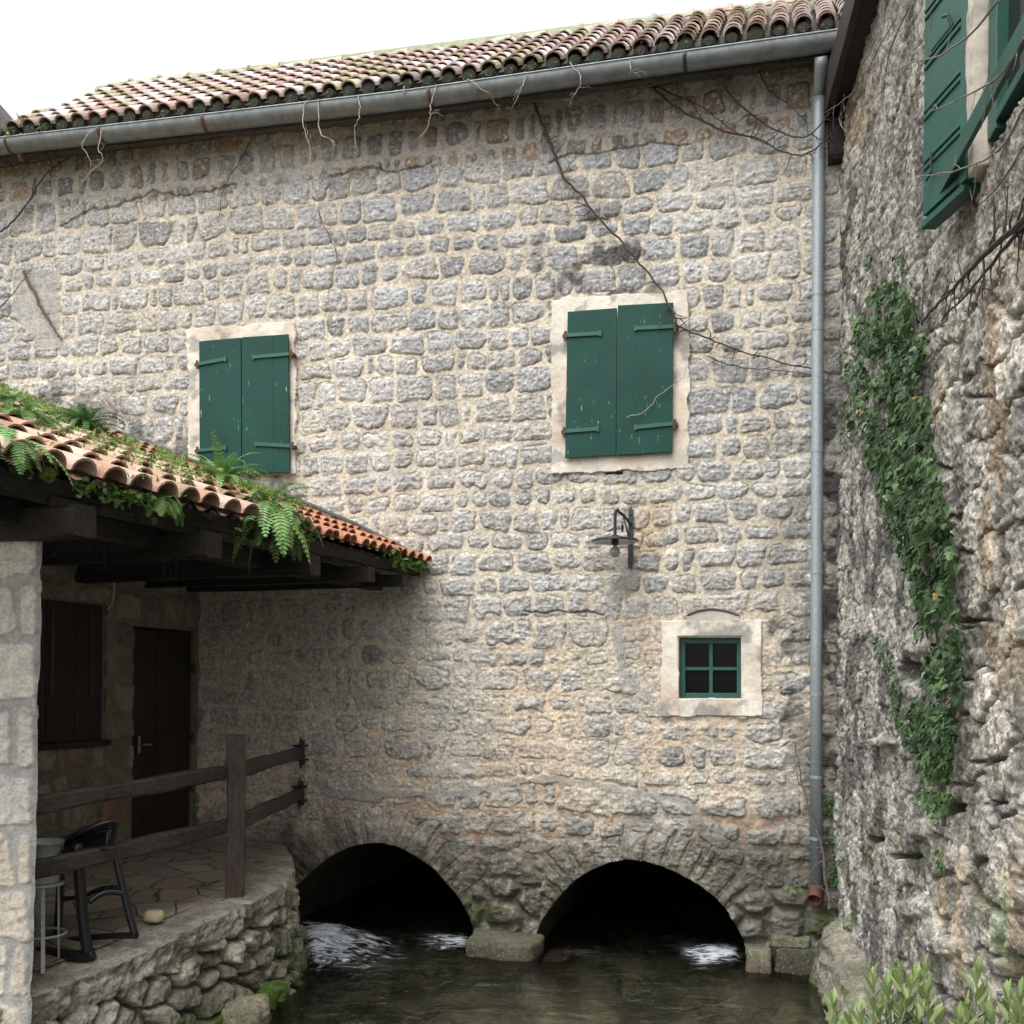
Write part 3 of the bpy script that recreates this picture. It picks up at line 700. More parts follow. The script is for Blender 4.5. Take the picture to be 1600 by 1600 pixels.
# downpipe
dp = MB()
pu = float(wuv(np.array(1275.), np.array(700.), .09)[0])
pts = [W(np.array(x), np.array(y), o) for x, y, o in ((1283., 88., .33), (1283., 100., .30), (1282.5, 116., .24), (1281., 134., .15), (1280., 150., .10), (1279.5, 170., .09), (1277.5, 500., .09), (1275.5, 1000., .09), (1274.5, 1385., .09))]
dp.tube(pts[:5], [.052, .056, .056, .053, .05], 18); dp.tube(pts[4:], .051, 18)
dpo = dp.build('downpipe', M_pipe, bld, smooth=True)
for y in (155., 232., 460., 515., 705., 895., 1085., 1214., 1310.):
    c_ = MB(); p = W(np.array(float(np.interp(y, (150, 500, 1000, 1385), (1280, 1277.5, 1275.5, 1274.5)))), np.array(y), .09)
    c_.tube([p - zc * .012, p + zc * .012], .0545, 18); 
    if y in (460., 705., 1085.): c_.box(p - NW * .06, DL * .012, NW * .05, zc * .01)
    c_.build('pipe_collar', M_pipe, dpo)
ol = MB(); p0 = W(np.array(1275.), np.array(1381.), .09)
ol.tube([p0, p0 - zc * .05, p0 - zc * .09 + NW * .03 + DL * .01, p0 - zc * .125 + NW * .09 + DL * .02], .056, 16, cap=False); oo = ol.build('outlet_elbow', M_rust, dpo, smooth=True)
s = oo.modifiers.new('Solidify', 'SOLIDIFY'); s.thickness = .006

# ------------------------------------------------------------------ right hand building
rb = empty('rubble_building', rp(3., 0., 0.)); tag(rb, 'rough weathered rubble building on the right with ivy on its wall', 'building')
pxs = np.concatenate([np.linspace(1290, 1608, 620)])
# distances along the wall that are evenly spread as seen from the bank
tt = (pxs - 800) / 1600
Yv = (C0[0] - math.tan(PH) * C0[1]) / (tt - math.tan(PH)); sv_ = (C0[1] - Yv) / math.cos(PH)
sv_ = np.concatenate([sv_, sv_[-1] + np.arange(1, 60) * .08])
S, Z = np.meshgrid(sv_, np.arange(-.5, 8.1, .0105))
Px, Py = proj(rp(S, Z, 0.)); Px = np.where(S > 7.5, 1700, Px)
wx = fbm(S * 3, Z * 3, 3, 4); wy = fbm(S * 3 + 7, Z * 3, 3, 6)
f1, f2, wi = worley((S + .14 * wx) / .42, (Z + .12 * wy) / .27, 44)
g1, g2, wj = worley((S + .06 * wx) / .13, (Z + .07 * wy) / .10, 46)
bigz = fbm(S * .9, Z * .9, 3, 2)
h = (bigz - .5) * .08 + sstep(.0, .12, f2 - f1) * .022 * (.4 + wi) + (np.minimum(g2 - g1, .3) - .15) * .022 + (ridge(S * 12, Z * 14, 4, 12) - .55) * .030 + (ridge(S * 34, Z * 30, 3, 15) - .55) * .024 + (fbm(S * 50, Z * 50, 2, 13) - .5) * .014
sw_a = float((R(np.array(1556.), np.array(200.)) - C0) @ DR)
open_ = sstep(1440, 1500, Px + 20 * (vn(Z * 2, S * 0, 3) - .5)) * sstep(330, 430, Py)
h += open_ * ((sstep(.0, .10, f2 - f1) - .6) * .030 + (ridge(S * 9, Z * 9, 3, 19) - .5) * .022)
col = np.array([.37, .355, .325]) * (.70 + .6 * wi[..., None]) * (.45 + 1.1 * fbm(S * 9, Z * 9, 5, 17))[..., None] * (.6 + .8 * fbm(S * 45, Z * 45, 2, 97))[..., None]
cream = np.array([.66, .61, .52]) * (.65 + .6 * wi[..., None]) * (.6 + .8 * fbm(S * 30, Z * 30, 3, 99))[..., None]
col = mixc(col, cream, np.clip(open_ * (1. - .35 * sstep(1150, 1300, Py)) , 0, 1) * sstep(.25, .5, fbm(S * 4, Z * 4, 4, 71)) * .9)
col = mixc(col, [.70, .68, .63], sstep(.57, .66, fbm(S * 24, Z * 24, 3, 191)) * .6); col = mixc(col, [.07, .068, .062], sstep(.57, .68, fbm(S * 17 + 3, Z * 15, 4, 192)) * .6)
col = mixc(col, [.55, .53, .48], sstep(.53, .64, fbm(S * 7, Z * 7, 5, 18)) * .8 * (1 - open_))
joint = sstep(.10, .02, f2 - f1); col = mixc(col, [.40, .36, .29], joint * .5 * (1 - open_)); col = mixc(col, [.16, .14, .11], joint * open_ * .7)
jg = sstep(.07, .0, g2 - g1); col = mixc(col, [.055, .05, .045], jg * .45)
rs = sstep(26, 8, np.abs(Px - (1568 + 6 * np.sin(Py * .02)))) * sstep(400, 470, Py) * sstep(1080, 960, Py) * sstep(.36, .55, fbm(S * 8, Z * 5, 4, 81)); col = mixc(col, [.42, .27, .14], rs * .6)
rs2 = open_ * sstep(.55, .68, fbm(S * 3 + 2, Z * 1.6, 4, 181)); col = mixc(col, [.50, .36, .20], rs2 * .5)
rs = sstep(1370, 1345, Px) * sstep(80, 130, Py) * sstep(260, 200, Py); col = mixc(col, [.50, .38, .22], rs * .5)
blk = sstep(.50, .64, fbm(S * 5, Z * 4, 5, 83)) * (1 - .5 * open_); col = mixc(col, [.06, .058, .055], blk * .75)
sh = sstep(520, 340, Py) * sstep(1330, 1380, Px) * .3; col = mixc(col, [.33, .31, .27], sh)
mo = sstep(.58, .7, fbm(S * 4, Z * 4, 4, 85)) * sstep(1080, 1350, Py); col = mixc(col, [.075, .09, .03], mo * .6)
alg = sstep(14, 4, np.abs(Px - 1582 + .04 * (Py - 1450))) * sstep(1350, 1420, Py) * sstep(1520, 1490, Py); col = mixc(col, [.28, .42, .24], alg * .6)
for (a, b, ra, rb_, dp_) in ((1492, 1263, 22, 14, .20), (1372, 1312, 10, 5, .12), (1432, 1048, 13, 24, .10), (1425, 1338, 30, 5, .10), (1493, 1437, 8, 8, .12), (1486, 1547, 9, 7, .12), (1595, 1525, 28, 34, .35), (1520, 970, 40, 3, .05), (1548, 1190, 30, 3, .05), (1575, 1255, 25, 3, .05), (1530, 620, 25, 3, .04), (1528, 455, 14, 3, .04)):
    k = sstep(1.25, .75, np.hypot((Px - a) / ra, (Py - b) / rb_) + 1.6 * (fbm(S * 9, Z * 9, 4, a) - .5)); h -= k * dp_; col = mixc(col, [.05, .045, .04], k * .6)
for (a, b, ra, rb_, dp_) in ((1440, 1010, 15, 15, .05), (1390, 1160, 20, 7, .07), (1460, 1295, 30, 16, .04), (1440, 1420, 30, 16, .04), (1500, 1480, 26, 16, .04)):
    k = sstep(1.2, .6, np.hypot((Px - a) / ra, (Py - b) / rb_)); h += k * dp_; col = mixc(col, [.42, .39, .34], k * .45)
h = np.where((S > sw_a) & (S < sw_a + .8) & (Z > 4.70) & (Z < 6.4), -.12, h)
grid_mesh('wall', rp(S, Z, h), M_rwall, rb, col)
bx = MB(); bx.col = (.3, .28, .25); bx.box(rp(5.5, 3.75, -3.2), DR * 6.4, NR * .2, zc * 4.2); bx.box(rp(12., 3.75, -1.7), DR * .2, NR * 1.6, zc * 4.2); bx.box(rp(-.9, 3.75, -1.7), DR * .2, NR * 1.6, zc * 4.2); bx.build('rear_walls', M_rwall, rb)
ev = MB(); zev = 7.22
ev.timber(rp(-.35, zev + .10, .17), rp(9., zev + .10, .19), NR * .035, zc * .15, 24, .01, 3)
ev.timber(rp(-.35, zev + .02, .07), rp(9., zev + .02, .07), NR * .10, zc * .03, 24, .01, 4)
ev.build('eave_board', M_beam, rb)
rr2 = MB(); rr2.col = (.10, .08, .07); q = [rp(-.5, zev + .2, .19), rp(12, zev + .2, .19), rp(12, zev + 2.0, -2.8), rp(-.5, zev + 2.0, -2.8)]
rr2.add(q + [p + zc * .12 for p in q], [(0, 1, 2, 3), (7, 6, 5, 4), (0, 4, 5, 1), (1, 5, 6, 2), (2, 6, 7, 3), (3, 7, 4, 0)]); rr2.build('roof', M_tile, rb)  # simple roof slab above the view, added to block light
# dark beam end in the corner
be = MB(); be.timber(rp(.02, 6.95, .02), rp(.02, 6.95, .02) + NR * .14 + zc * .0, DR * .12, zc * .17, 4, .006, 5); be.build('beam_end', M_beam, rb)
# window with plaster surround and green shutters
def sr(px, py): 
    P = R(np.array(float(px)), np.array(float(py))) - C0; return float(P @ DR), float(P[2])
s0 = sr(1513, 300)[0]; s1 = s0 + 1.55; zb = sr(1512, 330)[1]
A, B = np.meshgrid(np.arange(s0, s1, .012), np.arange(zb, zb + 1.75, .012))
hh = .045 + (fbm(A * 5, B * 5, 3, 3) - .5) * .03 + (fbm(A * 25, B * 25, 2, 3) - .5) * .008
sw0 = sr(1559, 200)[0]; cut = (A > sw0) & (A < sw0 + .72) & (B > zb + .10) & (B < zb + 1.55)
for a, b in ((1541, 73), (1540, 126)):
    q0, q1 = sr(a, b); hh -= .04 * sstep(.035, .02, np.hypot(A - q0, (B - q1)))
c = np.array([.50, .46, .385]) * (.75 + .5 * fbm(A * 4, B * 2, 4, 5))[..., None]; c = mixc(c, [.2, .19, .17], sstep(.55, .7, fbm(A * 7, B * 5, 4, 7)) * .6)
cut |= (A > sw0) & (A < sw0 + .76) ; kp = ~(cut[:-1, :-1] | cut[1:, 1:])
rw = grid_mesh('window', rp(A, B, hh), M_plaster, rb, c, kp, flip=False); s = rw.modifiers.new('Solidify', 'SOLIDIFY'); s.thickness = .12; s.offset = 0
tag(rw, 'high window with open green shutters')
fm = MB()
for (a, b, c_, d) in ((sw0, zb + .1, sw0 + .12, zb + 1.55), (sw0 + .62, zb + .1, sw0 + .72, zb + 1.55), (sw0 + .12, zb + .13, sw0 + .62, zb + .18), (sw0 + .12, zb + 1.45, sw0 + .62, zb + 1.55)):
    fm.box(rp((a + c_) / 2, (b + d) / 2, .01), DR * (c_ - a) / 2, NR * .035, zc * (d - b) / 2)
fm.build('frame', M_greenplain, rw, bevel=.004)
pn = MB(); pn.box(rp(sw0 + .36, zb + .82, -.01), DR * .26, NR * .004, zc * .64); pn.build('pane', M_glass, rw)
# the far leaf stands open, swung out from the wall
hg = R(np.array(1506.), np.array(250.), .10); hx, hy = hg[0], hg[1]
dv = np.array([-.083, .9965, 0]); dn = np.array([-.9965, -.083, 0]); wv_ = .385
zt, zb2 = 5.95, at(1450., 340., hy + wv_)[2]
lf = MB(); base = np.array([hx, hy, 0.])
nb = 5
for k in range(nb):
    a = lerp(zb2, zt, k / nb) + .004; b = lerp(zb2, zt, (k + 1) / nb) - .004
    lf.box(base + dv * wv_ / 2 + zc * (a + b) / 2, dv * wv_ / 2, dn * .010, zc * (b - a) / 2)
lf.box(base + dv * wv_ / 2 + zc * (zb2 + zt) / 2 - dn * .018, dv * wv_ / 2 * .999, dn * .010, zc * (zt - zb2) / 2 * .999)
for k in range(1, nb):
    zz_ = lerp(zb2, zt, k / nb); lf.box(base + dv * wv_ / 2 + zc * (zz_ + .018) + dn * .014, dv * (wv_ / 2 - .01), dn * .006, zc * .011); lf.box(base + dv * wv_ / 2 + zc * (zz_ - .018) + dn * .014, dv * (wv_ / 2 - .01), dn * .006, zc * .011)
ls = lf.build('shutter', M_greenplain, rw, bevel=.004)
st_ = MB(); st_.box(base - dv * .03 + zc * (zb2 + zt) / 2 - dn * .0, dv * .030, dn * .022, zc * ((zt - zb2) / 2 + .02))
st_.build('shutter_stile', M_greenplain, rw, bevel=.003)
st_ = MB(); st_.box(base + dv * wv_ / 2 + zc * (zb2 - .035) - dn * .03, dv * (wv_ / 2 + .02), dn * .04, zc * .018); st_.build('shutter_foot_rail', M_greenplain, rw, bevel=.003)
cb = MB(); pa = at(1462., 306., hy + .33); pb = pa + DR * 3.0
# long green rail running level past the window
cb.box((pa + pb) / 2 , DR * 1.5, NR * .012, zc * .05); cb.build('shutter_rail', M_greenplain, rw, bevel=.004)
lt = MB(); c_ = base + dv * .19 + zc * lerp(zb2, zt, .62) + dn * .02
lt.tube([c_ - dv * .12 - zc * .0, c_ + dv * .10 + zc * .0], .006, 6); lt.tube([c_ - dv * .10, c_ - dv * .10 + dn * .02 + zc * .05, c_ - dv * .07 + dn * .03 + zc * .06], .009, 6)
lt.build('latch', M_greenplain, ls)
lt = MB(); c_ = base + dv * .26 + zc * (zb2 + .20) + dn * .03; lt.tube([c_ + zc * .07, c_ - zc * .03, c_ - zc * .05 + dv * .05], .006, 6); lt.build('stay_hook', M_iron, ls)

# ------------------------------------------------------------------ left building: wall with door and window, lean-to roof, pillar
lb = empty('lean_to_building', (-3.4, 9.5, .6)); tag(lb, 'low stone outbuilding on the left with mossy tiled lean-to roof over a terrace', 'building')
LC = W(np.array(309.), np.array(1100.)); LC[2] = 0
PL = math.radians(19); DB = np.array([-math.sin(PL), -math.cos(PL), 0]); NB = np.array([math.cos(PL), -math.sin(PL), 0])
def lp(s, z, o=0.):
    s = np.asarray(s, float); z = np.asarray(z, float); return LC + s[..., None] * DB + z[..., None] * zc + np.asarray(o, float)[..., None] * NB
def lsz(px, py, off=0.):
    P = on_plane(np.array(float(px)), np.array(float(py)), LC + NB * off, NB) - LC; return float(P @ DB), float(P[2])
A, B = np.meshgrid(np.arange(-.05, 5.6, .014), np.arange(.2, 4.3, .014))
rowsL = [0.]; 
while rowsL[-1] < 4.5: rowsL.append(rowsL[-1] + rr.uniform(.22, .36))
sd1, q1, q2, q3 = coursed(A, B, np.array(rowsL), 71, .2, .42, .035, .05, .06, .02)
i1 = sstep(.006, -.02, sd1)
h = i1 * (.02 + (ridge(A * 11, B * 11, 3, 5) - .5) * .03) + (fbm(A * 15, B * 15, 3, 6) - .5) * .014
c = mixc(np.array([.22, .20, .165]) * (.8 + .4 * fbm(A * 3, B * 3, 3, 9))[..., None], np.stack([.17 + .16 * q1, .165 + .145 * q1, .14 + .11 * q1], -1), i1)
c = mixc(c, [.30, .14, .08], ((q2 > .93) * i1) * .6)
d0 = lsz(306, 970); d1 = lsz(207, 967); dt_ = 2.74
g0 = lsz(164, 945); g1_ = (g0[0] + 1.35, 0); gt = lsz(164, 944)[1]; gb = lsz(164, 1160)[1]
cut = ((A > d0[0]) & (A < d1[0]) & (B < dt_)) | ((A > g0[0]) & (A < g1_[0]) & (B < gt) & (B > gb))
kp = ~(cut[:-1, :-1] | cut[1:, 1:])
grid_mesh('wall', lp(A, B, h), M_wall, lb, c, kp)
ex_ = MB(); ex_.col = (.2, .19, .16)
ex_.box(lp(2.8, 2.2, -.5), DB * 2.9, NB * .12, zc * 2.1); ex_.box(lp(5.55, 2.2, -1.6), DB * .1, NB * 1.5, zc * 2.1)
for a in (d0[0] - .02, d1[0] + .02): ex_.box(lp(a, 1.55, -.13), DB * .035, NB * .13, zc * 1.2)
for a in (g0[0] - .02, g1_[0] + .02): ex_.box(lp(a, (gt + gb) / 2, -.13), DB * .035, NB * .13, zc * ((gt - gb) / 2 + .05))
ex_.box(lp((d0[0] + d1[0]) / 2, dt_ + .04, -.13), DB * (d1[0] - d0[0]) / 2, NB * .13, zc * .05)
ex_.box(lp((g0[0] + g1_[0]) / 2, gt + .04, -.13), DB * (g1_[0] - g0[0]) / 2, NB * .13, zc * .05); ex_.box(lp((g0[0] + g1_[0]) / 2, gb - .04, -.13), DB * (g1_[0] - g0[0]) / 2, NB * .13, zc * .05)
ex_.build('reveal', M_wall, lb)
def boards(a0, a1, z0, z1, off, n, name, parent, jit=.003, seed=0):
    mb = MB(); rn = random.Random(seed); w_ = (a1 - a0) / n
    for i in range(n): mb.box(lp(a0 + w_ * (i + .5), (z0 + z1) / 2, off + rn.uniform(-jit, jit)), DB * (w_ / 2 - .003), NB * .018, zc * (z1 - z0) / 2)
    mb.box(lp((a0 + a1) / 2, (z0 + z1) / 2, off - .03), DB * (a1 - a0) / 2, NB * .012, zc * (z1 - z0) / 2)
    return mb.build(name, M_door, parent, bevel=.003)
door = boards(d0[0] + .03, d1[0] - .03, .58, dt_ - .03, -.05, 5, 'door', lb, seed=1)
hb = MB(); c_ = lp(d1[0] - .12, 1.62, -.01); hb.tube([c_, c_ + NB * .05, c_ + NB * .055 - DB * .11], .009, 8); hb.box(c_, DB * .018, NB * .006, zc * .08); hb.build('handle', simple('steel', (.5, .5, .5), .3, .9), door)
for z in (1.15, 1.65, 2.35):
    hb = MB(); hb.box(lp(d0[0] + .28, z, -.022), DB * .24, NB * .006, zc * .025); hb.tube([lp(d0[0] + .03, z - .05, -.0), lp(d0[0] + .03, z + .05, -.0)], .014, 8); hb.build('hinge_strap', M_iron, door)
wsx = boards(g0[0] + .02, g1_[0] - .02, gb + .03, gt - .01, -.03, 4, 'window_shutter', lb, seed=2)
sl = MB(); sl.timber(lp(g0[0] - .03, gb, .01), lp(g1_[0] + .03, gb, .01), NB * .05, zc * .028, 8, .003, 3); sl.build('sill', M_door, wsx)
for a in (g0[0] + .16, g0[0] + .62, g0[0] + 1.1):
    hb = MB(); hb.box(lp(a, gt - .45, -.005), DB * .02, NB * .006, zc * .38); hb.build('strap', M_iron, wsx)
cn = MB(); pcn = [lsz(171, 865), lsz(171, 925), lsz(168, 945), lsz(160, 952)]; cn.tube([lp(a, b, .05) for a, b in pcn], .009, 6); cn.build('conduit', M_greymetal, lb)

# lean-to roof plane: eave A..B, rising to the junction line on the main wall
EB = W(np.array(662.), np.array(888.), .03); EA = None
zE = EB[2]
EA = F(np.array(0.), np.array(730.), zE)
EV = (EB - EA); LE = np.linalg.norm(EV); EV = EV / LE
WJ = W(np.array(0.), np.array(620.), 0.)
RN = np.cross(EV, WJ - EB); RN /= np.linalg.norm(RN); RN = RN if RN[2] > 0 else -RN
RU = np.cross(RN, EV); RU /= np.linalg.norm(RU); RU = RU if RU[2] > 0 else -RU
def ep(s, t, o=0.): return EB - EV * s + RU * t + RN * o       # s: metres from the wall end toward the near end; t up the slope
SL = 5.2
lr = MB(); sp_ = .198
nC = int((LE + 2.2) / sp_)
palL = [(.42, .26, .19), (.36, .22, .155), (.42, .29, .22), (.32, .20, .14), (.34, .25, .17)]
ex2 = .40
cols_ = []; s_ = .09
while s_ < LE + 2.2: cols_.append(s_); s_ += .150 if s_ < 2.1 else .222
for i, s_ in enumerate(cols_):
    sp_ = .150 if s_ < 2.1 else .222; rs_ = sp_ / .198
    for k in range(int(SL / ex2)):
        t_ = k * ex2 + rt_.uniform(-.012, .012)
        p = ep(s_, t_, 0.)
        if (p - C0) @ NW < -.02: continue
        new = np.clip((2.3 - s_) / .5, 0, 1)
        c_ = np.array(rt_.choice(palL)) * rt_.uniform(.8, 1.15)
        if rt_.random() < new: c_ = np.array([.38, .17, .10]) * rt_.uniform(.75, 1.15)
        elif rt_.random() < .45: c_ = np.array([.46, .33, .26]) * rt_.uniform(.85, 1.1)
        if k > 3 and rt_.random() < .5: c_ = np.array([.20, .19, .11])
        lr.col = tuple(c_)
        ax = RU - RN * .07
        add_tile(lr, ep(s_, t_ - .05 - (rt_.uniform(-.015, .03) if k == 0 else 0), .085) + EV * rt_.uniform(-.006, .006), ax, RN, EV, ex2 * 1.3, .086 * rs_, .073 * rs_, .015)
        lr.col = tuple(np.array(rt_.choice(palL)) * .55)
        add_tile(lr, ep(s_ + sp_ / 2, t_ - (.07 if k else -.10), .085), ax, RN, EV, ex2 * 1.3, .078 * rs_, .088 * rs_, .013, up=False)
lro = lr.build('roof', M_tile, lb); tag(lro, 'mossy barrel tiles, newer orange ones by the wall')
dk = MB()
def quadslab(mb, q, th, n): q = [np.asarray(x) for x in q]; q2 = [x - n * th for x in q]; mb.add(q + q2, [(0, 1, 2, 3), (7, 6, 5, 4), (0, 4, 5, 1), (1, 5, 6, 2), (2, 6, 7, 3), (3, 7, 4, 0)])
quadslab(dk, [ep(-.02, 0.03, .0), ep(LE + 2.2, .03, .0), ep(LE + 2.2, SL, .0), ep(-1.6, SL, .0)], .04, RN); dk.build('deck_boards', M_beam, lro)
flm = MB(); fl = [W(np.array(float(a)), np.array(float(b)), .0) for a, b in ((668, 873), (560, 819), (440, 768), (310, 722), (160, 664), (0, 603))]
for a, b in zip(fl[:-1], fl[1:]):
    d = b - a; flm.box((a + b) / 2 + NW * .03, d / 2 * 1.01, NW * .03, zc * .012)
flm.build('flashing', simple('old_lead', (.13, .12, .11), .7, 0, .3, .4, 20., .3), lro)
ms = MB()
for i, s_ in enumerate(cols_):      # mossy mortar packed under the tile mouths
    sp_ = .150 if s_ < 2.1 else .222
    for q_ in range(2):
        g = rt_.random()
        ms.col = (.05, .06, .018) if g < .45 else ((.12, .17, .035) if g < .6 else (.03, .028, .022))
        c_ = ep(s_ + sp_ * (.5 + rt_.uniform(-.3, .3)), rt_.uniform(-.02, .02), rt_.uniform(-.01, .03)); k_ = rt_.uniform(.25, .62) * (.35 if s_ < 2.1 else 1)
        rock(ms, c_ - RU * .0, EV * .07 * k_, RU * .045 * k_, RN * .055 * k_, i * 3 + q_, 9, 1., 22., .9)
tag(ms.build('eave_moss', stone_mat('moss', fine=120., amt=.5, bump=1.), lro), kind='stuff')
fa = MB(); hE = np.cross(EV, zc); hE = hE if hE @ RU < 0 else -hE       # outward horizontal
fa.timber(ep(-.02, .06, -.045), ep(LE + 2.2, .06, -.045), hE * .03, zc * .05, 40, .006, 12); fa.build('fascia', M_beam, lb)
IN = -hE
for (px_, w_) in ((135, .085), (338, .08), (497, .075), (586, .06), (640, .05)):
    # beam ends come out under the fascia
    best = min(np.linspace(0, LE + 1, 300), key=lambda s__: abs(float(proj(ep(s__, 0., -.2))[0]) - px_ + 22))
    p = ep(best, 0., 0.); p[2] = zE - .105 - w_ * 1.05
    r_ = MB(); r_.timber(p + hE * .03, p + IN * 2.6, EV * w_, zc * w_ * 1.05, 8, .006, px_); r_.build('beam', M_beam, lb)
# pillar under the near end
pt = at(65., 815., 6.0); pbm = at(47., 1600., 5.9)
PLF = np.array([-.995, .09, 0]); PLN = np.array([-.09, -.995, 0])
A, B = np.meshgrid(np.arange(-.02, .95, .008), np.arange(-.5, 1.0, .002) * 0 + 0) if False else np.meshgrid(np.arange(0, .95, .008), np.arange(-.6, 3.2, .008))
zy = lambda y: float(at(55., y, 5.95)[2])
rws = [-.6, zy(1560), zy(1470), zy(1388), zy(1296), zy(1206), zy(1100), zy(1000), zy(905), zy(800) + .05, 3.4]
dpx = 5.95 / 1600
offs = {0: [.0, .30, .8], 1: [.0, .13, .5, .9], 2: [0., .38, .9], 3: [0., .115, .5, .95], 4: [0., .36, .8], 5: [0., .13, .45, .9], 6: [0., .40, .9], 7: [0., .13, .52, .9], 8: [0, .34, .9]}
sp1, q1, q2, q3 = coursed(A, B, np.array(rws), 5, .3, .4, .016, .014, .035, .012, offs)
i1 = sstep(.004, -.014, sp1)
h = i1 * (.012 + (ridge(A * 18, B * 18, 3, 5) - .5) * .024 + (fbm(A * 40, B * 40, 2, 3) - .5) * .012) + (fbm(A * 12, B * 12, 3, 6) - .5) * .006
c = mixc(np.array([.40, .395, .38]) * np.ones(A.shape + (1,)), np.stack([.60 + .10 * q1, .575 + .09 * q1, .525 + .06 * q1], -1), i1); c = mixc(c, [.54, .47, .36], ((q2 > .7) * i1) * .5)
edge0 = sstep(0, .02, A)
Pp = (pbm + (pt - pbm) * ((B - pbm[2]) / (pt[2] - pbm[2]))[..., None]) + PLF * (A + .01 * (vn(B * 9, A * 0, 4) - .5) * (1 - edge0))[..., None] + PLN * (h - .015 * (1 - edge0))[..., None]
pil = grid_mesh('pillar', Pp, M_pillar, lb, c, flip=True)
sd_ = MB(); sd_.col = (.42, .4, .35); back = (np.array([-.50, .866, 0]))
for k in (0,):
    rowv = Pp[:, 0]; n0 = len(rowv[::12]); a_ = rowv[::12]; b_ = a_ + back * .5
    sd_.add(np.concatenate([a_, b_]), [(i, i + 1, n0 + i + 1, n0 + i) for i in range(n0 - 1)])
    tp = [Pp[-1, 0], Pp[-1, -1], Pp[-1, -1] + back * .5, Pp[-1, 0] + back * .5]; sd_.add(tp, [(0, 1, 2, 3)])
    a_ = b_; sd_.add(np.concatenate([a_, a_ + PLF * .95]), [(i, i + 1, n0 + i + 1, n0 + i) for i in range(n0 - 1)])
sd_.build('pillar_side', M_pillar, pil)
# plate beam from pillar to main wall
pa = at(62., 812., 6.12); pb_ = W(np.array(590.), np.array(912.), -.03)
pl_ = MB(); dpl = pb_ - pa; dpl /= np.linalg.norm(dpl); sdp = np.cross(dpl, zc)
pl_.timber(pa - dpl * 2.6, pb_, sdp * .09, zc * .075, 20, .006, 8); pl_.build('plate_beam', M_beam, lb)

# ------------------------------------------------------------------ terrace
def fz(Y): return np.interp(Y, [4.0, 5.6, 6.2, 6.7, 7.6, 10.5], [.28, .31, .36, .45, .57, .60])
def Ff(px, py, dz=0.):
    z = .6
    for _ in range(12): z = float(fz(F(np.array(float(px)), np.array(float(py)), z + dz)[1]))
    return F(np.array(float(px)), np.array(float(py)), z + dz)
ter = empty('terrace', (-3., 8., .58)); tag(ter, 'raised curved stone terrace under the lean-to roof beside the stream', 'terrace')
edge_px = [(-60, 1592), (50, 1553), (150, 1515), (215, 1488), (258, 1469), (300, 1447), (372, 1416), (420, 1392), (443, 1370), (449, 1350), (444, 1334), (440, 1326)]
ed = np.array([Ff(a, b) for a, b in edge_px]); ed = np.concatenate([[ed[0] + (ed[0] - ed[1]) * 1.2], ed]); ed = smooth_pl(ed, 12)
last = W(np.array(438.), np.array(1326.), -.1); last[2] = .6; ed = np.concatenate([ed, [last]])
L = np.concatenate([[0], np.cumsum(np.linalg.norm(np.diff(ed, axis=0), axis=1))])
ns = int(L[-1] / .011); sL = np.linspace(0, L[-1], ns); E_ = np.stack([np.interp(sL, L, ed[:, k]) for k in range(3)], -1)
tg = np.gradient(E_, axis=0); 
for k in (0, 1): tg[:, k] = np.convolve(np.pad(tg[:, k], 15, 'edge'), np.ones(31) / 31, 'valid')
tg[:, 2] = 0; tg /= np.linalg.norm(tg, axis=1)[:, None]; on = np.stack([tg[:, 1], -tg[:, 0], np.zeros(ns)], -1)
hv = np.arange(-1.25, 0, .011); tv = np.arange(0, .36, .02)
SS, HV = np.meshgrid(sL, hv)
f1, f2, wi = worley(SS / .225 + .45 * fbm(SS * 4, HV * 4, 3, 3), HV / .165 + .4 * fbm(SS * 4 + 5, HV * 4, 2, 4), 12)
cop = sstep(-.185, -.165, HV + .10 * (vn(SS * 2.5, HV * 0, 3) - .5))
sc_, c1, c2, c3 = coursed(SS, HV, np.array([-2, -.22, .4]), 9, .45, .7, .012, .02, .05, .012)
hh = (1 - cop) * (sstep(0, .30, f2 - f1) * .11 + (wi - .5) * .07 - .06) + cop * (.045 * sstep(.01, -.03, sc_) + .0)
hh += (ridge(SS * 10, HV * 10, 3, 3) - .5) * .035 + (fbm(SS * 28, HV * 28, 3, 3) - .5) * .028 + (ridge(SS * 22, HV * 22, 3, 8) - .5) * .02 + .12 * sstep(-.2, -.9, HV)
c = np.array([.39, .37, .31]) * (.6 + .75 * wi[..., None]) * (.8 + .4 * fbm(SS * 6, HV * 6, 4, 7))[..., None]
c = c * (.35 + 1.3 * fbm(SS * 32, HV * 32, 3, 77))[..., None]; c = mixc(c, [.48, .47, .40], sstep(.60, .68, fbm(SS * 16, HV * 16, 4, 79)) * .7); c = mixc(c, [.50, .465, .40], cop * .85); c = mixc(c, [.10, .095, .08], sstep(.5, .62, fbm(SS * 8, HV * 8, 5, 78)) * .7); c = mixc(c, [.05, .045, .038], (1 - cop) * sstep(.12, .03, f2 - f1) * .85)
c = mixc(c, [.10, .10, .055], sstep(-.35, -.62, HV + .2 * (fbm(SS * 3, HV * 3, 3, 4) - .5)) * .6)
c = mixc(c, [.07, .12, .02], sstep(.56, .66, fbm(SS * 5, HV * 5, 4, 8)) * sstep(-.3, -.5, HV) * .9)
c = mixc(c, [.2, .185, .15], sstep(.5, .65, fbm(SS * 5, HV * 5, 4, 18)) * .6)
face = E_[None] + on[None] * hh[..., None] + zc * (HV + (.012 * (vn(SS * 4, SS * 0, 6) - .5)))[..., None]
SS2, TV = np.meshgrid(sL, tv)
bl = np.exp(-TV / .05)
topo = hh[-1][None] * (1 - TV / .36) * 1.0
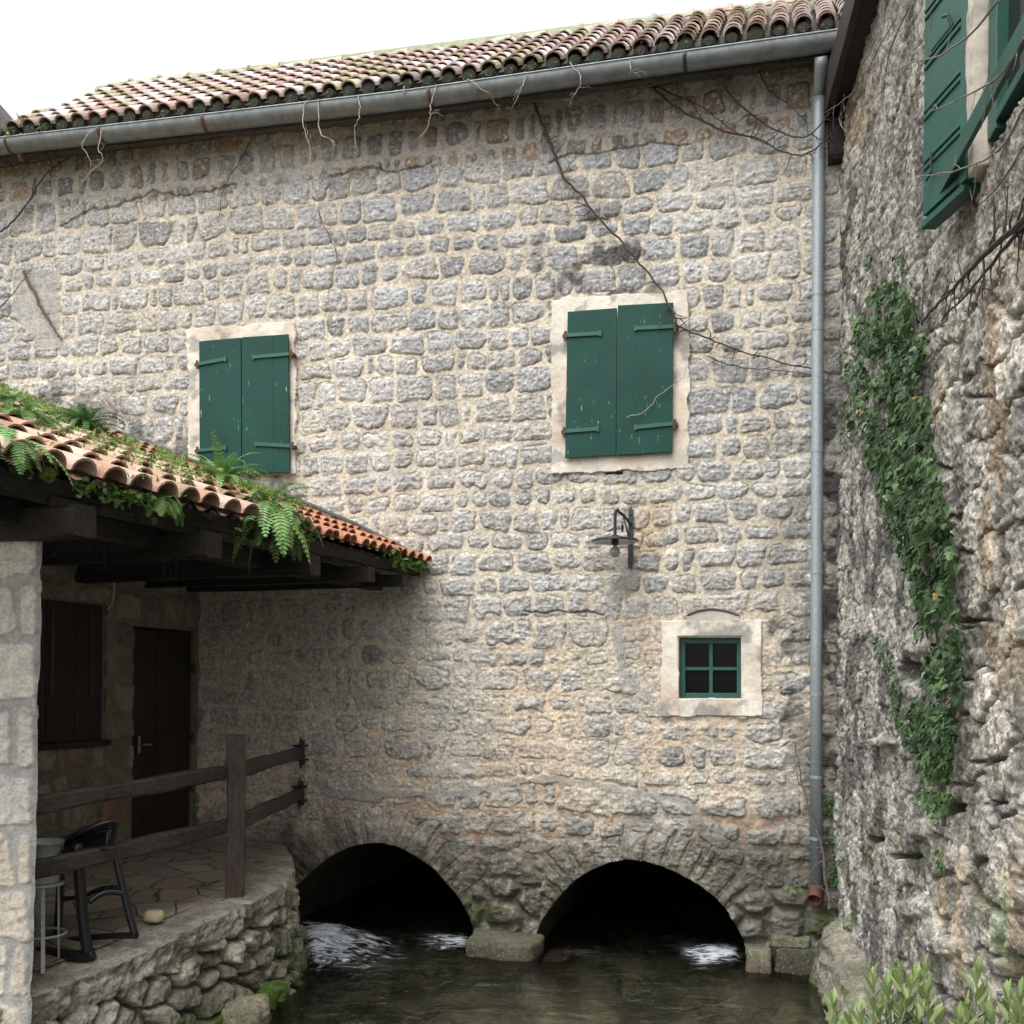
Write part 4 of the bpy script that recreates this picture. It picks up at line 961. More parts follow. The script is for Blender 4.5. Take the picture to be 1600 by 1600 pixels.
topz = E_[None] - on[None] * (TV - hh[-1][None] * bl)[..., None] + zc * (.012 * (1 - np.exp(-TV / .03)) + (fbm(SS2 * 6, TV * 6, 3, 2) - .5) * .012 - TV * .035)[..., None]
ct = mixc(np.array([.40, .37, .315]) * (.75 + .5 * fbm(SS2 * 5, TV * 5, 4, 3))[..., None], [.2, .19, .16], sstep(.5, .65, fbm(SS2 * 7, TV * 7, 3, 13)) * .5)
grid_mesh('retaining_wall', np.concatenate([face, topz]), M_rub, ter, np.concatenate([c, ct]))
# paving
pm, pn_, pp = newmat('crazy_paving'); co = coords(pn_)
nz_ = nd(pn_, 'ShaderNodeTexNoise', Scale=2.5, Detail=3.); pn_.links.new(co, nz_.inputs['Vector'])
mxv = mixn(pn_, .12, co, nz_.outputs['Color'], 'ADD')
ve = nd(pn_, 'ShaderNodeTexVoronoi', Scale=2.9, feature='DISTANCE_TO_EDGE'); vc = nd(pn_, 'ShaderNodeTexVoronoi', Scale=2.9)
pn_.links.new(mxv, ve.inputs['Vector']); pn_.links.new(mxv, vc.inputs['Vector'])
ng = nd(pn_, 'ShaderNodeTexNoise', Scale=40., Detail=6., Roughness=.7); pn_.links.new(co, ng.inputs['Vector'])
sep = nd(pn_, 'ShaderNodeSeparateColor'); pn_.links.new(vc.outputs['Color'], sep.inputs[0])
rc_ = ramp(pn_, sep.outputs[0], [(0., (.24, .20, .16)), (.35, (.38, .31, .23)), (.6, (.28, .26, .23)), (1., (.44, .38, .29))])
gr = ramp(pn_, ng.outputs[0], [(.3, (.65, .65, .65)), (.7, (1.3, 1.3, 1.3))])
jm = ramp(pn_, ve.outputs[0], [(.012, (1, 1, 1)), (.03, (0, 0, 0))])
o_ = mixn(pn_, 1., rc_.outputs[0], gr.outputs[0], 'MULTIPLY'); o_ = mixn(pn_, jm.outputs[0], o_, (.10, .09, .075)); pn_.links.new(o_, pp.inputs['Base Color'])
bp = nd(pn_, 'ShaderNodeBump', Strength=.8, Distance=.01); rh = ramp(pn_, ve.outputs[0], [(0., (0, 0, 0)), (.04, (1, 1, 1))]); pn_.links.new(rh.outputs[0], bp.inputs['Height']); pn_.links.new(bp.outputs[0], pp.inputs['Normal']); pp.inputs['Roughness'].default_value = .7
inner = E_ - on * .30
s_i = inner[::8]
fanr = []
for p in s_i:
    q = p.copy(); t = ((LC - q) @ NB); tgt = q + NB * t * 1.0 - NB * .05
    # stay inside the main wall line too
    dW = (tgt - C0) @ NW
    fanr.append((p, tgt))
n_ = 12; P = np.array([[a + (b - a) * k / n_ for a, b in fanr] for k in range(n_ + 1)])
P[..., 2] = fz(P[..., 1]) - .008
grid_mesh('paving', P, pm, ter, flip=False)

# railing
rl = empty('railing', (-2.1, 7.7, .6)); tag(rl, 'dark rough timber railing with one post on the edge of the terrace', 'railing')
pb0 = Ff(366, 1402); zt_ = at(368., 1148., pb0[1])[2]
rl.location = pb0
pst = MB(); dpo_ = np.array([.97, .24, 0.]) * .070; dpn_ = np.array([-.24, .97, 0.]) * .07
pst.timber(pb0 - zc * .03, pb0 + zc * (zt_ - pb0[2]), dpo_, dpn_, 16, .006, 4, .15); pst.build('post', M_post, rl)
def pxat(px, py, D): return at(float(px), float(py), D)
DPp = 5.98; Dp = pb0[1]
def rail(p, q, hw, seed):
    mb = MB(); d = q - p; d /= np.linalg.norm(d); s = np.cross(d, zc); s /= np.linalg.norm(s); u_ = np.cross(s, d)
    mb.timber(p, q, s * .038, u_ * hw, 18, .007, seed, .3); return mb.build('rail', M_timber, rl)
Wt = W(np.array(470.), np.array(1176.), .07); Wb = W(np.array(468.), np.array(1240.), .07)
rail(pxat(38, 1262, 6.06), pxat(356, 1207, Dp), .054, 1); rail(pxat(36, 1362, 6.06), pxat(356, 1289, Dp), .056, 2)
rail(pxat(376, 1203, Dp + .0), Wt, .055, 3); rail(pxat(376, 1283, Dp + .0), Wb, .055, 4)
for p in (Wt, Wb):
    b_ = MB(); b_.box(p - NW * .045, DL * .012, NW * .03, zc * .12)
    for sg in (1, -1):
        b_.box(p + zc * .07 * sg - NW * .0, DL * .055, NW * .07, zc * .009); b_.lathe(p + zc * .08 * sg, zc * sg, [(.02, 0), (.012, .05), (0, .09)], 8)
        b_.box(p + DL * .05 + zc * .04 * sg, DL * .006, NW * .02, zc * .04)
    b_.build('wall_bracket', M_iron, rl)

# loose things on the terrace
# folding plastic chair, side on, legs crossed
ch = empty('folding_chair', Ff(130, 1500)); tag(ch, 'black plastic folding armchair standing behind the lower rail on the terrace', 'chair')
c0 = Ff(138, 1500); Dc = c0[1]
def cp(px, py, dd=0.): return at(float(px), float(py), Dc + dd)
def bar(pts, r, fl=1., name='leg', par=ch, n=10):
    mb = MB(); mb.tube(smooth_pl(np.array([cp(*p) for p in pts]), 4), r, n); return mb.build(name, M_black, par, smooth=True)
bar([(120, 1318, .0), (124, 1370, .0), (130, 1440, .0), (138, 1492, .0)], .036)
bar([(176, 1312, .15), (186, 1360, .15), (200, 1420, .15), (212, 1464, .15)], .026)
bar([(96, 1330, .50), (94, 1390, .50), (90, 1450, .45), (86, 1470, .45)], .028)
bar([(60, 1486, .2), (90, 1490, .1), (120, 1494, .02), (138, 1494, .0), (146, 1490, .0)], .036, name='foot')
bar([(88, 1472, .42), (140, 1465, .3), (190, 1462, .2), (214, 1462, .16)], .022, name='foot')
bar([(138, 1410, .03), (160, 1396, .08), (180, 1394, .12), (198, 1397, .15)], .020, name='stretcher')
bar([(96, 1405, .45), (130, 1400, .3), (160, 1388, .2), (190, 1388, .16)], .017, name='stretcher')
bar([(104, 1312, .02), (118, 1304, .0), (140, 1294, .0), (162, 1286, .02), (180, 1285, .06), (178, 1300, .1), (172, 1326, .14)], .017, name='armrest')
bar([(60, 1312, .45), (96, 1312, .4), (120, 1306, .3), (150, 1296, .3), (176, 1292, .3)], .017, name='armrest')
st = MB(); qs = [cp(60, 1330, .0), cp(168, 1322, .0), cp(176, 1316, .5), cp(66, 1322, .5)]; quadslab(st, qs, .03, zc); st.build('seat', M_black, ch, bevel=.012)
b_ = MB(); quadslab(b_, [cp(98, 1308, .42), cp(172, 1297, .40), cp(170, 1336, .36), cp(98, 1340, .38)], .03, np.array([0, 1., 0])); b_.build('backrest', M_black, ch, bevel=.012)
# plant stand and bucket
b0 = Ff(70, 1512); Db = b0[1]
stl = empty('metal_stool', b0); tag(stl, 'pale grey metal stool with splayed legs beside the stone pillar', 'stool')
cx = at(66., 1380., Db + .12)
ztop = cx[2]
ctr = np.array([cx[0], b0[1] + .12, 0.])
for k, (pp_x, pp_y) in enumerate(((67, 1521), (92, 1497), (40, 1500), (58, 1480))):
    f_ = Ff(pp_x, pp_y); d_ = f_ - ctr; d_[2] = 0; d_ /= np.linalg.norm(d_)
    l_ = MB(); a_ = ctr + d_ * .10 + zc * ztop; t_ = np.cross(d_, zc)
    l_.timber(f_, a_, d_ * .004, t_ * .012, 6, .0, 1, .1); l_.build('leg', M_greymetal, stl)
rg = MB(); th = np.linspace(0, 2 * math.pi, 25); zr = float(at(66., 1466., Db)[2]); rg.tube([ctr + zc * zr + .145 * np.array([math.cos(a), math.sin(a), 0]) for a in th], .008, 6); rg.build('ring', M_greymetal, stl)
rg = MB(); rg.lathe(ctr + zc * (ztop - .01), zc, [(0, 0), (.13, 0), (.135, .006), (.13, .014), (0, .014)], 28); rg.build('seat', M_greymetal, stl)
bk = empty('bucket', ctr + zc * (ztop + .006)); tag(bk, 'galvanised metal bucket resting on the grey stool', 'bucket')
b_ = MB(); hb_ = float(at(66., 1320., Db)[2]) - ztop
b_.lathe(ctr + zc * (ztop + .006), zc, [(0, .002), (.095, 0), (.10, .01), (.118, hb_ * .55), (.124, hb_ * .56), (.12, hb_ * .60), (.128, hb_ * .95), (.136, hb_ * .96), (.136, hb_), (.126, hb_), (.115, hb_ * .6), (.09, .012), (0, .012)], 32); b_.build('body', M_greymetal, bk, smooth=True)
b_ = MB(); cc = ctr + zc * (ztop + hb_ * .9); b_.tube([cc + np.array([.135 * math.cos(a), -.135 * math.sin(a) * .55 - .01, -.10 * math.sin(a)]) for a in np.linspace(0, math.pi, 14)], .004, 6); b_.build('handle', M_iron, bk)
# pale holed stone
b_ = MB(); b_.col = (.62, .52, .34); p = Ff(242, 1441); rock(b_, p + zc * .045, np.array([.075, .01, 0]), np.array([-.01, .06, 0]), zc * .048, 7, 18, .35, 9., .7)
o = b_.build('loose_stone', M_pillar, smooth=True); tag(o, 'small yellowish pitted stone lying on the paving near the terrace edge', 'stone')
b_ = MB()
# hooks under the plate beam
def hook(px, y0, y1, label):
    best = None
    dpl2 = pb_ - pa; k = min(np.linspace(-.3, 1, 200), key=lambda t: abs(float(proj(pa + dpl2 * t + IN * .16)[0]) - px)); p = pa + dpl2 * k + IN * .16
    D = p[1]; h_ = MB(); t = at(float(px), float(y0), D); b = at(float(px), float(y1), D)
    h_.tube(smooth_pl(np.array([t + zc * .05, t, b + zc * .02, b + DL * -.02 - zc * .01, b - DL * .05 + zc * .0, b - DL * .055 + zc * .03]), 3), .006, 6)
    o = h_.build('iron_hook', M_iron); tag(o, label, 'hook', 'iron hooks hanging from the terrace roof beam')
hook(75, 843, 868, 'thin black iron hook nearest the stone pillar, hanging from the beam')
hook(152, 856, 888, 'black iron hook left of the pair beside the grey conduit')
hook(164, 858, 892, 'black iron hook touching the grey conduit')
hook(256, 876, 904, 'black iron hook just left above the dark door')
hook(275, 878, 905, 'black iron hook hanging above the middle of the dark door')

# ------------------------------------------------------------------ wall lamp
lamp = empty('wall_lamp', W(np.array(986.), np.array(842.), .03)); tag(lamp, 'black iron wall lamp with flat round shade and bare bulb below the right shutters', 'lamp')
pl0 = W(np.array(986.), np.array(792.), .04); pl1 = W(np.array(985.), np.array(890.), .04); mc = (pl0 + pl1) / 2; hl = (pl0[2] - pl1[2]) / 2
b_ = MB(); b_.box(mc, DL * .022, NW * .006, zc * (hl - .03))
for sg in (1, -1): b_.add([mc + zc * sg * (hl - .03) + DL * .022 + NW * k for k in (.006, -.006)] + [mc + zc * sg * (hl - .03) - DL * .022 + NW * k for k in (.006, -.006)] + [mc + zc * sg * hl + NW * k for k in (.006, -.006)], [(0, 2, 4), (1, 5, 3), (0, 4, 5, 1), (2, 3, 5, 4)])
b_.lathe(mc + zc * (hl - .07) + NW * .006, NW, [(.010, 0), (.008, .006), (0, .008)], 10); b_.lathe(mc - zc * (hl - .07) + NW * .006, NW, [(.010, 0), (.008, .006), (0, .008)], 10)
b_.build('back_plate', M_iron, lamp, bevel=.001)
OD = .36; sc0 = W(np.array(961.), np.array(842.), OD)
b_ = MB(); t0 = mc + zc * (hl - .16); 
arm = [t0 + NW * .005, t0 + NW * .10 + zc * .05 + DL * .01, t0 + NW * .24 + zc * .115 + DL * .02]
tp = W(np.array(965.), np.array(797.), OD)
arm = [t0, t0 + (tp - t0) * .5 + zc * .01, tp + NW * -.06 - zc * .002, tp + zc * .003, np.array([sc0[0], sc0[1], tp[2]]) + NW * .0 - zc * .03, np.array([sc0[0], sc0[1], sc0[2] + .07]), sc0 + zc * .0]
b_.tube(smooth_pl(np.array(arm), 5), .014, 10); b_.build('arm', M_iron, lamp, smooth=True)
b_ = MB(); b_.tube(smooth_pl(np.array([mc - zc * .02, mc + NW * .09 - zc * .05, mc + NW * .2 + zc * .02, t0 + (tp - t0) * .55 - zc * .01]), 5), .008, 8)
cs_ = t0 + (tp - t0) * .62 - zc * .11
b_.tube([cs_ + (zc * math.cos(a) + NW * math.sin(a)) * (.05 - a * .004) for a in np.linspace(0, 9, 28)], .006, 6); b_.build('scroll', M_iron, lamp, smooth=True)
b_ = MB(); b_.lathe(sc0, zc, [(.0, .035), (.03, .034), (.035, .018), (.10, .014), (.205, -.012), (.212, -.022), (.205, -.026), (.10, .004), (.03, .0), (.0, .0)], 40); shd = b_.build('shade', M_iron, lamp, smooth=True)
b_ = MB(); b_.lathe(sc0, zc, [(.035, -.002), (.10, .002), (.204, -.0275), (.200, -.0285), (.10, .000), (.035, -.004)], 40); b_.build('reflector', simple('pale_enamel', (.42, .43, .42), .35, 0, .5, .2, 30.), shd, smooth=True)
b_ = MB(); b_.lathe(sc0, zc, [(.0, -.002), (.03, -.003), (.033, -.045), (.026, -.055), (0, -.056)], 20); b_.build('socket', M_iron, lamp, smooth=True)
b_ = MB(); b_.lathe(sc0 - zc * .055, zc, [(.014, 0), (.017, -.012), (.036, -.03), (.047, -.055), (.047, -.07), (.036, -.095), (.018, -.108), (0, -.111)], 24); b_.build('bulb', simple('milky_glass', (.30, .30, .25), .15, 0, .6), lamp, smooth=True)

# ------------------------------------------------------------------ water, river bed, footings
WZ = -.25
bed_m = stone_mat('river_bed', fine=14., amt=.6, bump=.5)
X_, Y_ = np.meshgrid(np.linspace(-6, 6, 420), np.linspace(1., 15.5, 520))
f1, f2, wi = worley(X_ / .34 + .3 * fbm(X_, Y_, 2, 4), Y_ / .34, 5)
Zb = WZ - .36 + (f2 - f1) * .14 + (fbm(X_ * .8, Y_ * .8, 3, 7) - .5) * .25
c = np.array([.15, .14, .105]) * (.25 + 1.5 * wi[..., None]); c = mixc(c, [.045, .048, .032], sstep(.40, .52, fbm(X_ * 1.6, Y_ * 1.6, 4, 9)) * .8); c = mixc(c, [.30, .275, .20], sstep(.56, .64, fbm(X_ * 2.6, Y_ * 2.6, 4, 29)) * .7)
o = grid_mesh('river_bed', np.stack([X_, Y_, Zb], -1), bed_m, None, c); tag(o, kind='structure')
b_ = MB(); b_.col = (.12, .12, .07); b_.add([(-150, -150, -1.4), (150, -150, -1.4), (150, 150, -1.4), (-150, 150, -1.4)], [(0, 1, 2, 3)]); o = b_.build('ground', bed_m); tag(o, kind='structure')
wm, wn, wpb = newmat('stream_water'); wn.nodes.remove(wpb)
co = coords(wn, (1.0, 2.2, 1), (0, 0, .25)); n1 = nd(wn, 'ShaderNodeTexNoise', Scale=3.2, Detail=4., Roughness=.6, Distortion=.6); wn.links.new(co, n1.inputs['Vector'])
n2 = nd(wn, 'ShaderNodeTexNoise', Scale=13., Detail=3., Roughness=.6); wn.links.new(co, n2.inputs['Vector'])
ad = nd(wn, 'ShaderNodeMath', operation='MULTIPLY_ADD'); wn.links.new(n2.outputs[0], ad.inputs[0]); ad.inputs[1].default_value = .35; wn.links.new(n1.outputs[0], ad.inputs[2])
bm = nd(wn, 'ShaderNodeBump', Strength=1., Distance=.06); wn.links.new(ad.outputs[0], bm.inputs['Height'])
gls = nd(wn, 'ShaderNodeBsdfGlossy', Roughness=.04); rf_ = nd(wn, 'ShaderNodeBsdfRefraction', Roughness=.02, IOR=1.2); trn = nd(wn, 'ShaderNodeBsdfTransparent'); fr_ = nd(wn, 'ShaderNodeFresnel', IOR=1.33)
rf_.inputs['Color'].default_value = (.62, .63, .57, 1); trn.inputs['Color'].default_value = (.62, .63, .57, 1)
for nn in (gls, rf_, fr_): wn.links.new(bm.outputs[0], nn.inputs['Normal'])
m1 = nd(wn, 'ShaderNodeMixShader'); m1.inputs[0].default_value = .5; wn.links.new(rf_.outputs[0], m1.inputs[1]); wn.links.new(trn.outputs[0], m1.inputs[2])
m2_ = nd(wn, 'ShaderNodeMixShader'); wn.links.new(fr_.outputs[0], m2_.inputs[0]); wn.links.new(m1.outputs[0], m2_.inputs[1]); wn.links.new(gls.outputs[0], m2_.inputs[2])
wn.links.new(m2_.outputs[0], wn.nodes['Material Output'].inputs['Surface'])
X_, Y_ = np.meshgrid(np.linspace(-7, 7, 420), np.concatenate([np.linspace(-8, 4, 60)[:-1], np.linspace(4, 15.5, 640)]))
Zw = WZ + (fbm(X_ * 1.6, Y_ * 2.6, 3, 3) - .5) * .07 + (ridge(X_ * 3, Y_ * 6 + X_, 3, 6) - .5) * .03
o = grid_mesh('water', np.stack([X_, Y_, Zw], -1), wm); tag(o, kind='structure')
# foam where the current spills out of the arches
fmm, fn_, fp = newmat('foam'); fp.inputs['Base Color'].default_value = (.55, .60, .65, 1); fp.inputs['Roughness'].default_value = .6
at_ = nd(fn_, 'ShaderNodeAttribute', attribute_name='Col'); co = coords(fn_, (1, 2.6, 1), (0, 0, .5))
n1 = nd(fn_, 'ShaderNodeTexNoise', Scale=6., Detail=9., Roughness=.68, Distortion=1.2); fn_.links.new(co, n1.inputs['Vector'])
nm = nd(fn_, 'ShaderNodeMath', operation='MULTIPLY_ADD'); fn_.links.new(n1.outputs[0], nm.inputs[0]); nm.inputs[1].default_value = 2.2; nm.inputs[2].default_value = -.82
mul = nd(fn_, 'ShaderNodeMath', operation='MULTIPLY_ADD'); fn_.links.new(at_.outputs['Fac'], mul.inputs[0]); mul.inputs[1].default_value = .46; fn_.links.new(nm.outputs[0], mul.inputs[2])
ra = ramp(fn_, mul.outputs[0], [(.42, (0, 0, 0)), (.80, (1, 1, 1))])
sa = nd(fn_, 'ShaderNodeMath', operation='MULTIPLY', use_clamp=True); fn_.links.new(at_.outputs['Fac'], sa.inputs[0]); sa.inputs[1].default_value = 2.4
mf = nd(fn_, 'ShaderNodeMath', operation='MULTIPLY'); fn_.links.new(ra.outputs[0], mf.inputs[0]); fn_.links.new(sa.outputs[0], mf.inputs[1]); fn_.links.new(mf.outputs[0], fp.inputs['Alpha'])
def foam(poly, peak, label, zamp, seed, strength=1.):
    cs = np.array([F(np.array(float(a)), np.array(float(b)), WZ + .03) for a, b in poly]); x0, y0 = cs[:, :2].min(0); x1, y1 = cs[:, :2].max(0)
    A, B = np.meshgrid(np.arange(x0, x1, .02), np.arange(y0, y1, .02)); P = np.stack([A, B, A * 0 + WZ + .03], -1); x, y = proj(P)
    d, _ = polydist(x, y, [tuple(p) for p in poly] + [tuple(poly[0])]); ins_ = inpoly(x, y, poly)
    k = np.where(ins_, sstep(0, 24, d), 0); pk = np.exp(-((x - peak[0]) / peak[2]) ** 2 - ((y - peak[1]) / peak[3]) ** 2)
    P[..., 2] += zamp * pk * (1 + .6 * fbm(A * 6, B * 6, 3, seed)) + (fbm(A * 9, B * 9, 3, seed) - .5) * .04 * k
    c = np.clip(k * (.15 + .85 * pk) * strength, 0, 1.1)[..., None] * np.ones(3)
    kk = ins_[:-1, :-1]
    o = grid_mesh('foam', P, fmm, None, c, kk); tag(o, label, 'foam', 'white water below the arches', 'stuff')
foam([(450, 1415), (500, 1436), (610, 1452), (660, 1500), (600, 1540), (480, 1530), (465, 1480)], (500, 1478, 78, 30), 'white spill of foaming water beside the terrace corner', .10, 1, 1.05)
foam([(640, 1440), (735, 1450), (745, 1490), (690, 1500), (620, 1480)], (715, 1475, 40, 18), 'faint foam streaks left of the middle pier block', .02, 2, .85)
foam([(1020, 1445), (1160, 1470), (1170, 1510), (1090, 1525), (1030, 1480)], (1125, 1492, 50, 16), 'foam streaks under the right arch', .03, 3, 1.15)
# footings
def blk(name, label, cat, px, py, off, dims, colr, seed, mat=None, amp=.10, group=None, moss=False):
    b_ = MB(); c_ = W(np.array(float(px)), np.array(float(py)), off); P = rock(b_, c_, DL * dims[0], NW * dims[1], zc * dims[2], seed, 36, amp, 4., .28)
    P = P.reshape(-1, 3); k = sstep(.45, .6, vn3(P, 6., seed)) 
    g = mixc(np.tile(np.array(colr), (len(P), 1)), [.05, .07, .02], (k * .55 if moss else k * .25) * sstep(-.2, .6, (P[:, 2] - c_[2]) / dims[2] + .3))
    g = mixc(g, [.06, .035, .025], sstep(WZ + .10, WZ + .02, P[:, 2]) * .6)
    b_.c = [g]; o = b_.build(name, mat or M_rub, smooth=True); tag(o, label, cat, group); return o
blk('pier_block', 'squared mossy stone block at the foot of the pier between the two arches', 'stone block', 788, 1482, .20, (.325, .24, .11), (.15, .14, .11), 3, amp=.11, moss=True)
for i, (a, b, of, d, lb_, ms_) in enumerate(((1186, 1502, .10, (.105, .12, .12), 'green mossy stone block right of the right arch at the waterline', True), (1250, 1500, .06, (.20, .12, .12), 'dark wet footing stone in the corner below the downpipe', False), (1238, 1470, .06, (.16, .10, .045), 'flat pale stone on top of the wet footing beside the right arch', True), (1262, 1530, .10, (.12, .14, .06), 'dark low footing stone at the waterline in the corner', False), (872, 1500, .05, (.12, .2, .05), 'dark low stone right of the middle pier block', False))):
    blk('footing_stone', lb_, 'stone', a, b, of, d, (.15, .145, .10) if ms_ else (.07, .068, .055), 20 + i, amp=.26, moss=ms_)
# ledge along the right wall
lg = MB(); z_l = .24
e0 = F(np.array(1284.), np.array(1432.), z_l); e1 = F(np.array(1338.), np.array(1590.), z_l); dvv = (e1 - e0); dvv /= np.linalg.norm(dvv); e1 = e0 + dvv * 4.6
pn2 = np.array([dvv[1], -dvv[0], 0]); pn2 = pn2 if pn2[0] < 0 else -pn2
ss = np.linspace(-.1, 4.6, 330); prof = [(0., t, 1) for t in np.linspace(-1.0, 0, 80)] + [(-t, 0., 0) for t in np.linspace(0.01, 1.0, 70)]
P = np.zeros((len(prof), len(ss), 3)); CC = np.zeros(P.shape)
for j, (a, z, fc) in enumerate(prof):
    base = e0[None] + dvv[None] * ss[:, None]; sA = ss; 
    n_ = (fbm(sA * 3, np.full_like(sA, (a - z) * 3), 4, 5) - .5) * .16 + (ridge(sA * 8, np.full_like(sA, (z - a) * 8), 3, 7) - .5) * .05
    rnd = -.05 * math.exp(-abs(z) / .05 - abs(a) / .06)
    P[j] = base + pn2[None] * (n_[:, None] * (1 if fc else .3) + a + rnd + .10 * (-z)) + zc[None] * (z + z_l - z_l * 0 + (0 if fc else n_[:, None] * .6) + rnd) * 1.0
    P[j, :, 2] = z_l + z + (0 if fc else 1) * n_ * .6 + rnd + (.28 * max(0, -a - .15) if not fc else 0)
    k = fbm(sA * 5, np.full_like(sA, (a - z) * 5), 4, 9); cc = np.array([.25, .235, .19]) * (.5 + 1. * k[:, None])
    cc = mixc(cc, [.05, .075, .018], sstep(.42, .58, fbm(sA * 2.5, np.full_like(sA, (a - z) * 4), 4, 11)) * (.85 if fc and z < -.05 else .35)); CC[j] = cc
o = grid_mesh('stone_ledge', P, M_rub, None, CC); tag(o, 'rough mossy stone ledge along the foot of the ivy wall beside the water', 'ledge')
b_ = MB(); b_.col = (.42, .36, .33); rock(b_, F(np.array(1308.), np.array(1412.), .30), np.array([.10, 0, 0]), np.array([0, .08, 0]), zc * .07, 5, 16, .25, 8., .7); o = b_.build('loose_stone', M_pillar, smooth=True); tag(o, 'pinkish stone lying in the corner right of the brown downpipe outlet', 'stone')
# bank under the near shrubs
X_, Y_ = np.meshgrid(np.linspace(.75, 2.4, 60), np.linspace(.8, 3.6, 80)); Zk = .55 + (fbm(X_ * 2, Y_ * 2, 3, 3) - .5) * .2 - sstep(1.2, .75, X_) * .9 - sstep(3.2, 3.6, Y_) * .9
c = np.array([.09, .075, .045]) * np.ones(X_.shape + (1,)); o = grid_mesh('bank', np.stack([X_, Y_, Zk], -1), M_rub, None, c); tag(o, kind='structure')

# mossy rocks at the terrace foot
for i, (a, b, z, d, cl, lb_) in enumerate(((425, 1556, WZ + .10, (.14, .13, .13), (.10, .13, .03), 'dark rock with a bright green moss patch at the foot of the terrace'), (385, 1592, WZ + .06, (.16, .14, .12), (.25, .23, .17), 'bare grey rock at the waterline below the terrace wall'), (456, 1510, WZ + .03, (.09, .09, .12), (.15, .14, .10), 'small dark rock touching the white foam below the terrace'))):
    b_ = MB(); p = F(np.array(float(a)), np.array(float(b)), z); P = rock(b_, p, np.array([d[0], .02, 0]), np.array([-.02, d[1], 0]), zc * d[2], 40 + i, 30, .75, 7., .75).reshape(-1, 3)
    b_.c = [mixc(np.tile(np.array((.13, .125, .095)), (len(P), 1)) if i == 0 else np.tile(np.array(cl), (len(P), 1)), [.07, .13, .02], sstep(.50, .58, vn3(P, 5., 3)) * (1. if i == 0 else .25))]
    o = b_.build('mossy_rock', M_rub, smooth=True); tag(o, lb_, 'rock')

# ------------------------------------------------------------------ vines and twigs
rv_ = random.Random(77)
def vine(name, pl, r0, label, cat='vine', group=None, plane='W', off=.045, colr=(.06, .05, .045), twigs=14, twl=.16, D=None, hang=False):
    pts = smooth_pl(pl, 5); L_ = len(pts); mb = MB(); mb.col = colr
    def pos(a, b, o): 
        a, b = np.array(float(a)), np.array(float(b))
        return W(a, b, o) if plane == 'W' else (R(a, b, o) if plane == 'R' else at(float(a), float(b), D))
    P = []
    for i, q in enumerate(pts):
        o = off if np.isscalar(off) else float(np.interp(i / (L_ - 1), np.linspace(0, 1, len(off)), off))
        P.append(pos(q[0] + rv_.uniform(-1.5, 1.5), q[1] + rv_.uniform(-1.5, 1.5), o + rv_.uniform(-.004, .006)))
    P = np.array(P)
    if plane == 'W' and name == 'bare_vine': r0 *= 1.25
    mb.tube(P, np.linspace(r0, r0 * .45, len(P)), 6)
    nvec = NW if plane == 'W' else (NR if plane == 'R' else np.array([0, -1., 0])); dvec = DL if plane == 'W' else (DR if plane == 'R' else np.array([1., 0, 0]))
    for k in range(twigs):
        i = rv_.randrange(2, len(P) - 1); p = P[i].copy(); ang = rv_.uniform(0, 6.28); l = twl * rv_.uniform(.4, 1.4); T = [p]
        for s in range(5):
            ang += rv_.uniform(-.6, .6); T.append(T[-1] + (dvec * math.cos(ang) + zc * math.sin(ang)) * l / 5 + nvec * rv_.uniform(-.004, .004))
        mb.tube(T, np.linspace(r0 * .42, r0 * .15, 6), 4)
        if rv_.random() < .6:
            q0 = T[3]; ang += rv_.choice([-1, 1]) * .8; mb.tube([q0, q0 + (dvec * math.cos(ang) + zc * math.sin(ang)) * l * .3], [r0 * .25, r0 * .12], 4)
    o = mb.build(name, M_twig, None); tag(o, label, cat, group); return o
G1 = 'bare vine stems on the stone wall'
vine('bare_vine', [(833, 160), (850, 200), (865, 235), (882, 278), (905, 302), (930, 335), (965, 372), (1000, 412), (1030, 448), (1050, 485), (1061, 510), (1100, 525), (1150, 545), (1220, 566), (1312, 586)], .011, 'longest bare vine, running from the gutter down past the right green shutters to the downpipe', group=G1, off=[.06, .06, .06, .05, .13, .05, .06], twigs=34)
vine('bare_vine', [(1010, 128), (1052, 165), (1100, 190), (1132, 206), (1180, 214), (1222, 236), (1260, 241), (1290, 218), (1322, 185)], .009, 'dark vine curving under the gutter, lower of the two that cross the downpipe', group=G1, off=[.06, .06, .06, .2, .2], twigs=26)
vine('bare_vine', [(1118, 116), (1150, 158), (1190, 190), (1238, 213), (1268, 209), (1300, 172), (1312, 150)], .008, 'dark vine dropping from the gutter, upper of the two that cross the downpipe', group=G1, off=[.06, .06, .2, .22], twigs=18)
vine('bare_vine', [(1015, 132), (1060, 150), (1105, 172), (1140, 200), (1200, 226)], .006, 'thin dark vine strand between the two thicker ones under the gutter', group=G1, twigs=12)
vine('bare_vine', [(980, 652), (1008, 642), (1028, 620), (1050, 602), (1068, 590), (1076, 570), (1095, 560)], .004, 'pale thin tendril lying across the lower part of the right green shutter', group=G1, off=[.12, .12, .11, .05], twigs=4, twl=.1, colr=(.25, .22, .18))
vine('bare_vine', [(1105, 556), (1150, 572), (1210, 578), (1275, 588)], .0045, 'thin twig right of the right green shutters, below the longest vine', group=G1, twigs=10)
vine('bare_vine', [(0, 362), (22, 345), (48, 308), (75, 268), (110, 245)], .008, 'dark forked vine at the far left edge below the gutter', group=G1, twigs=12)
vine('bare_vine', [(0, 480), (18, 462), (38, 435), (52, 418)], .005, 'thin vine at the left edge beside the leaning stick', group=G1, twigs=5)
vine('bare_vine', [(395, 215), (372, 255), (352, 290), (340, 345)], .0045, 'thin vine below the gutter above the left green shutters', group=G1, twigs=7)
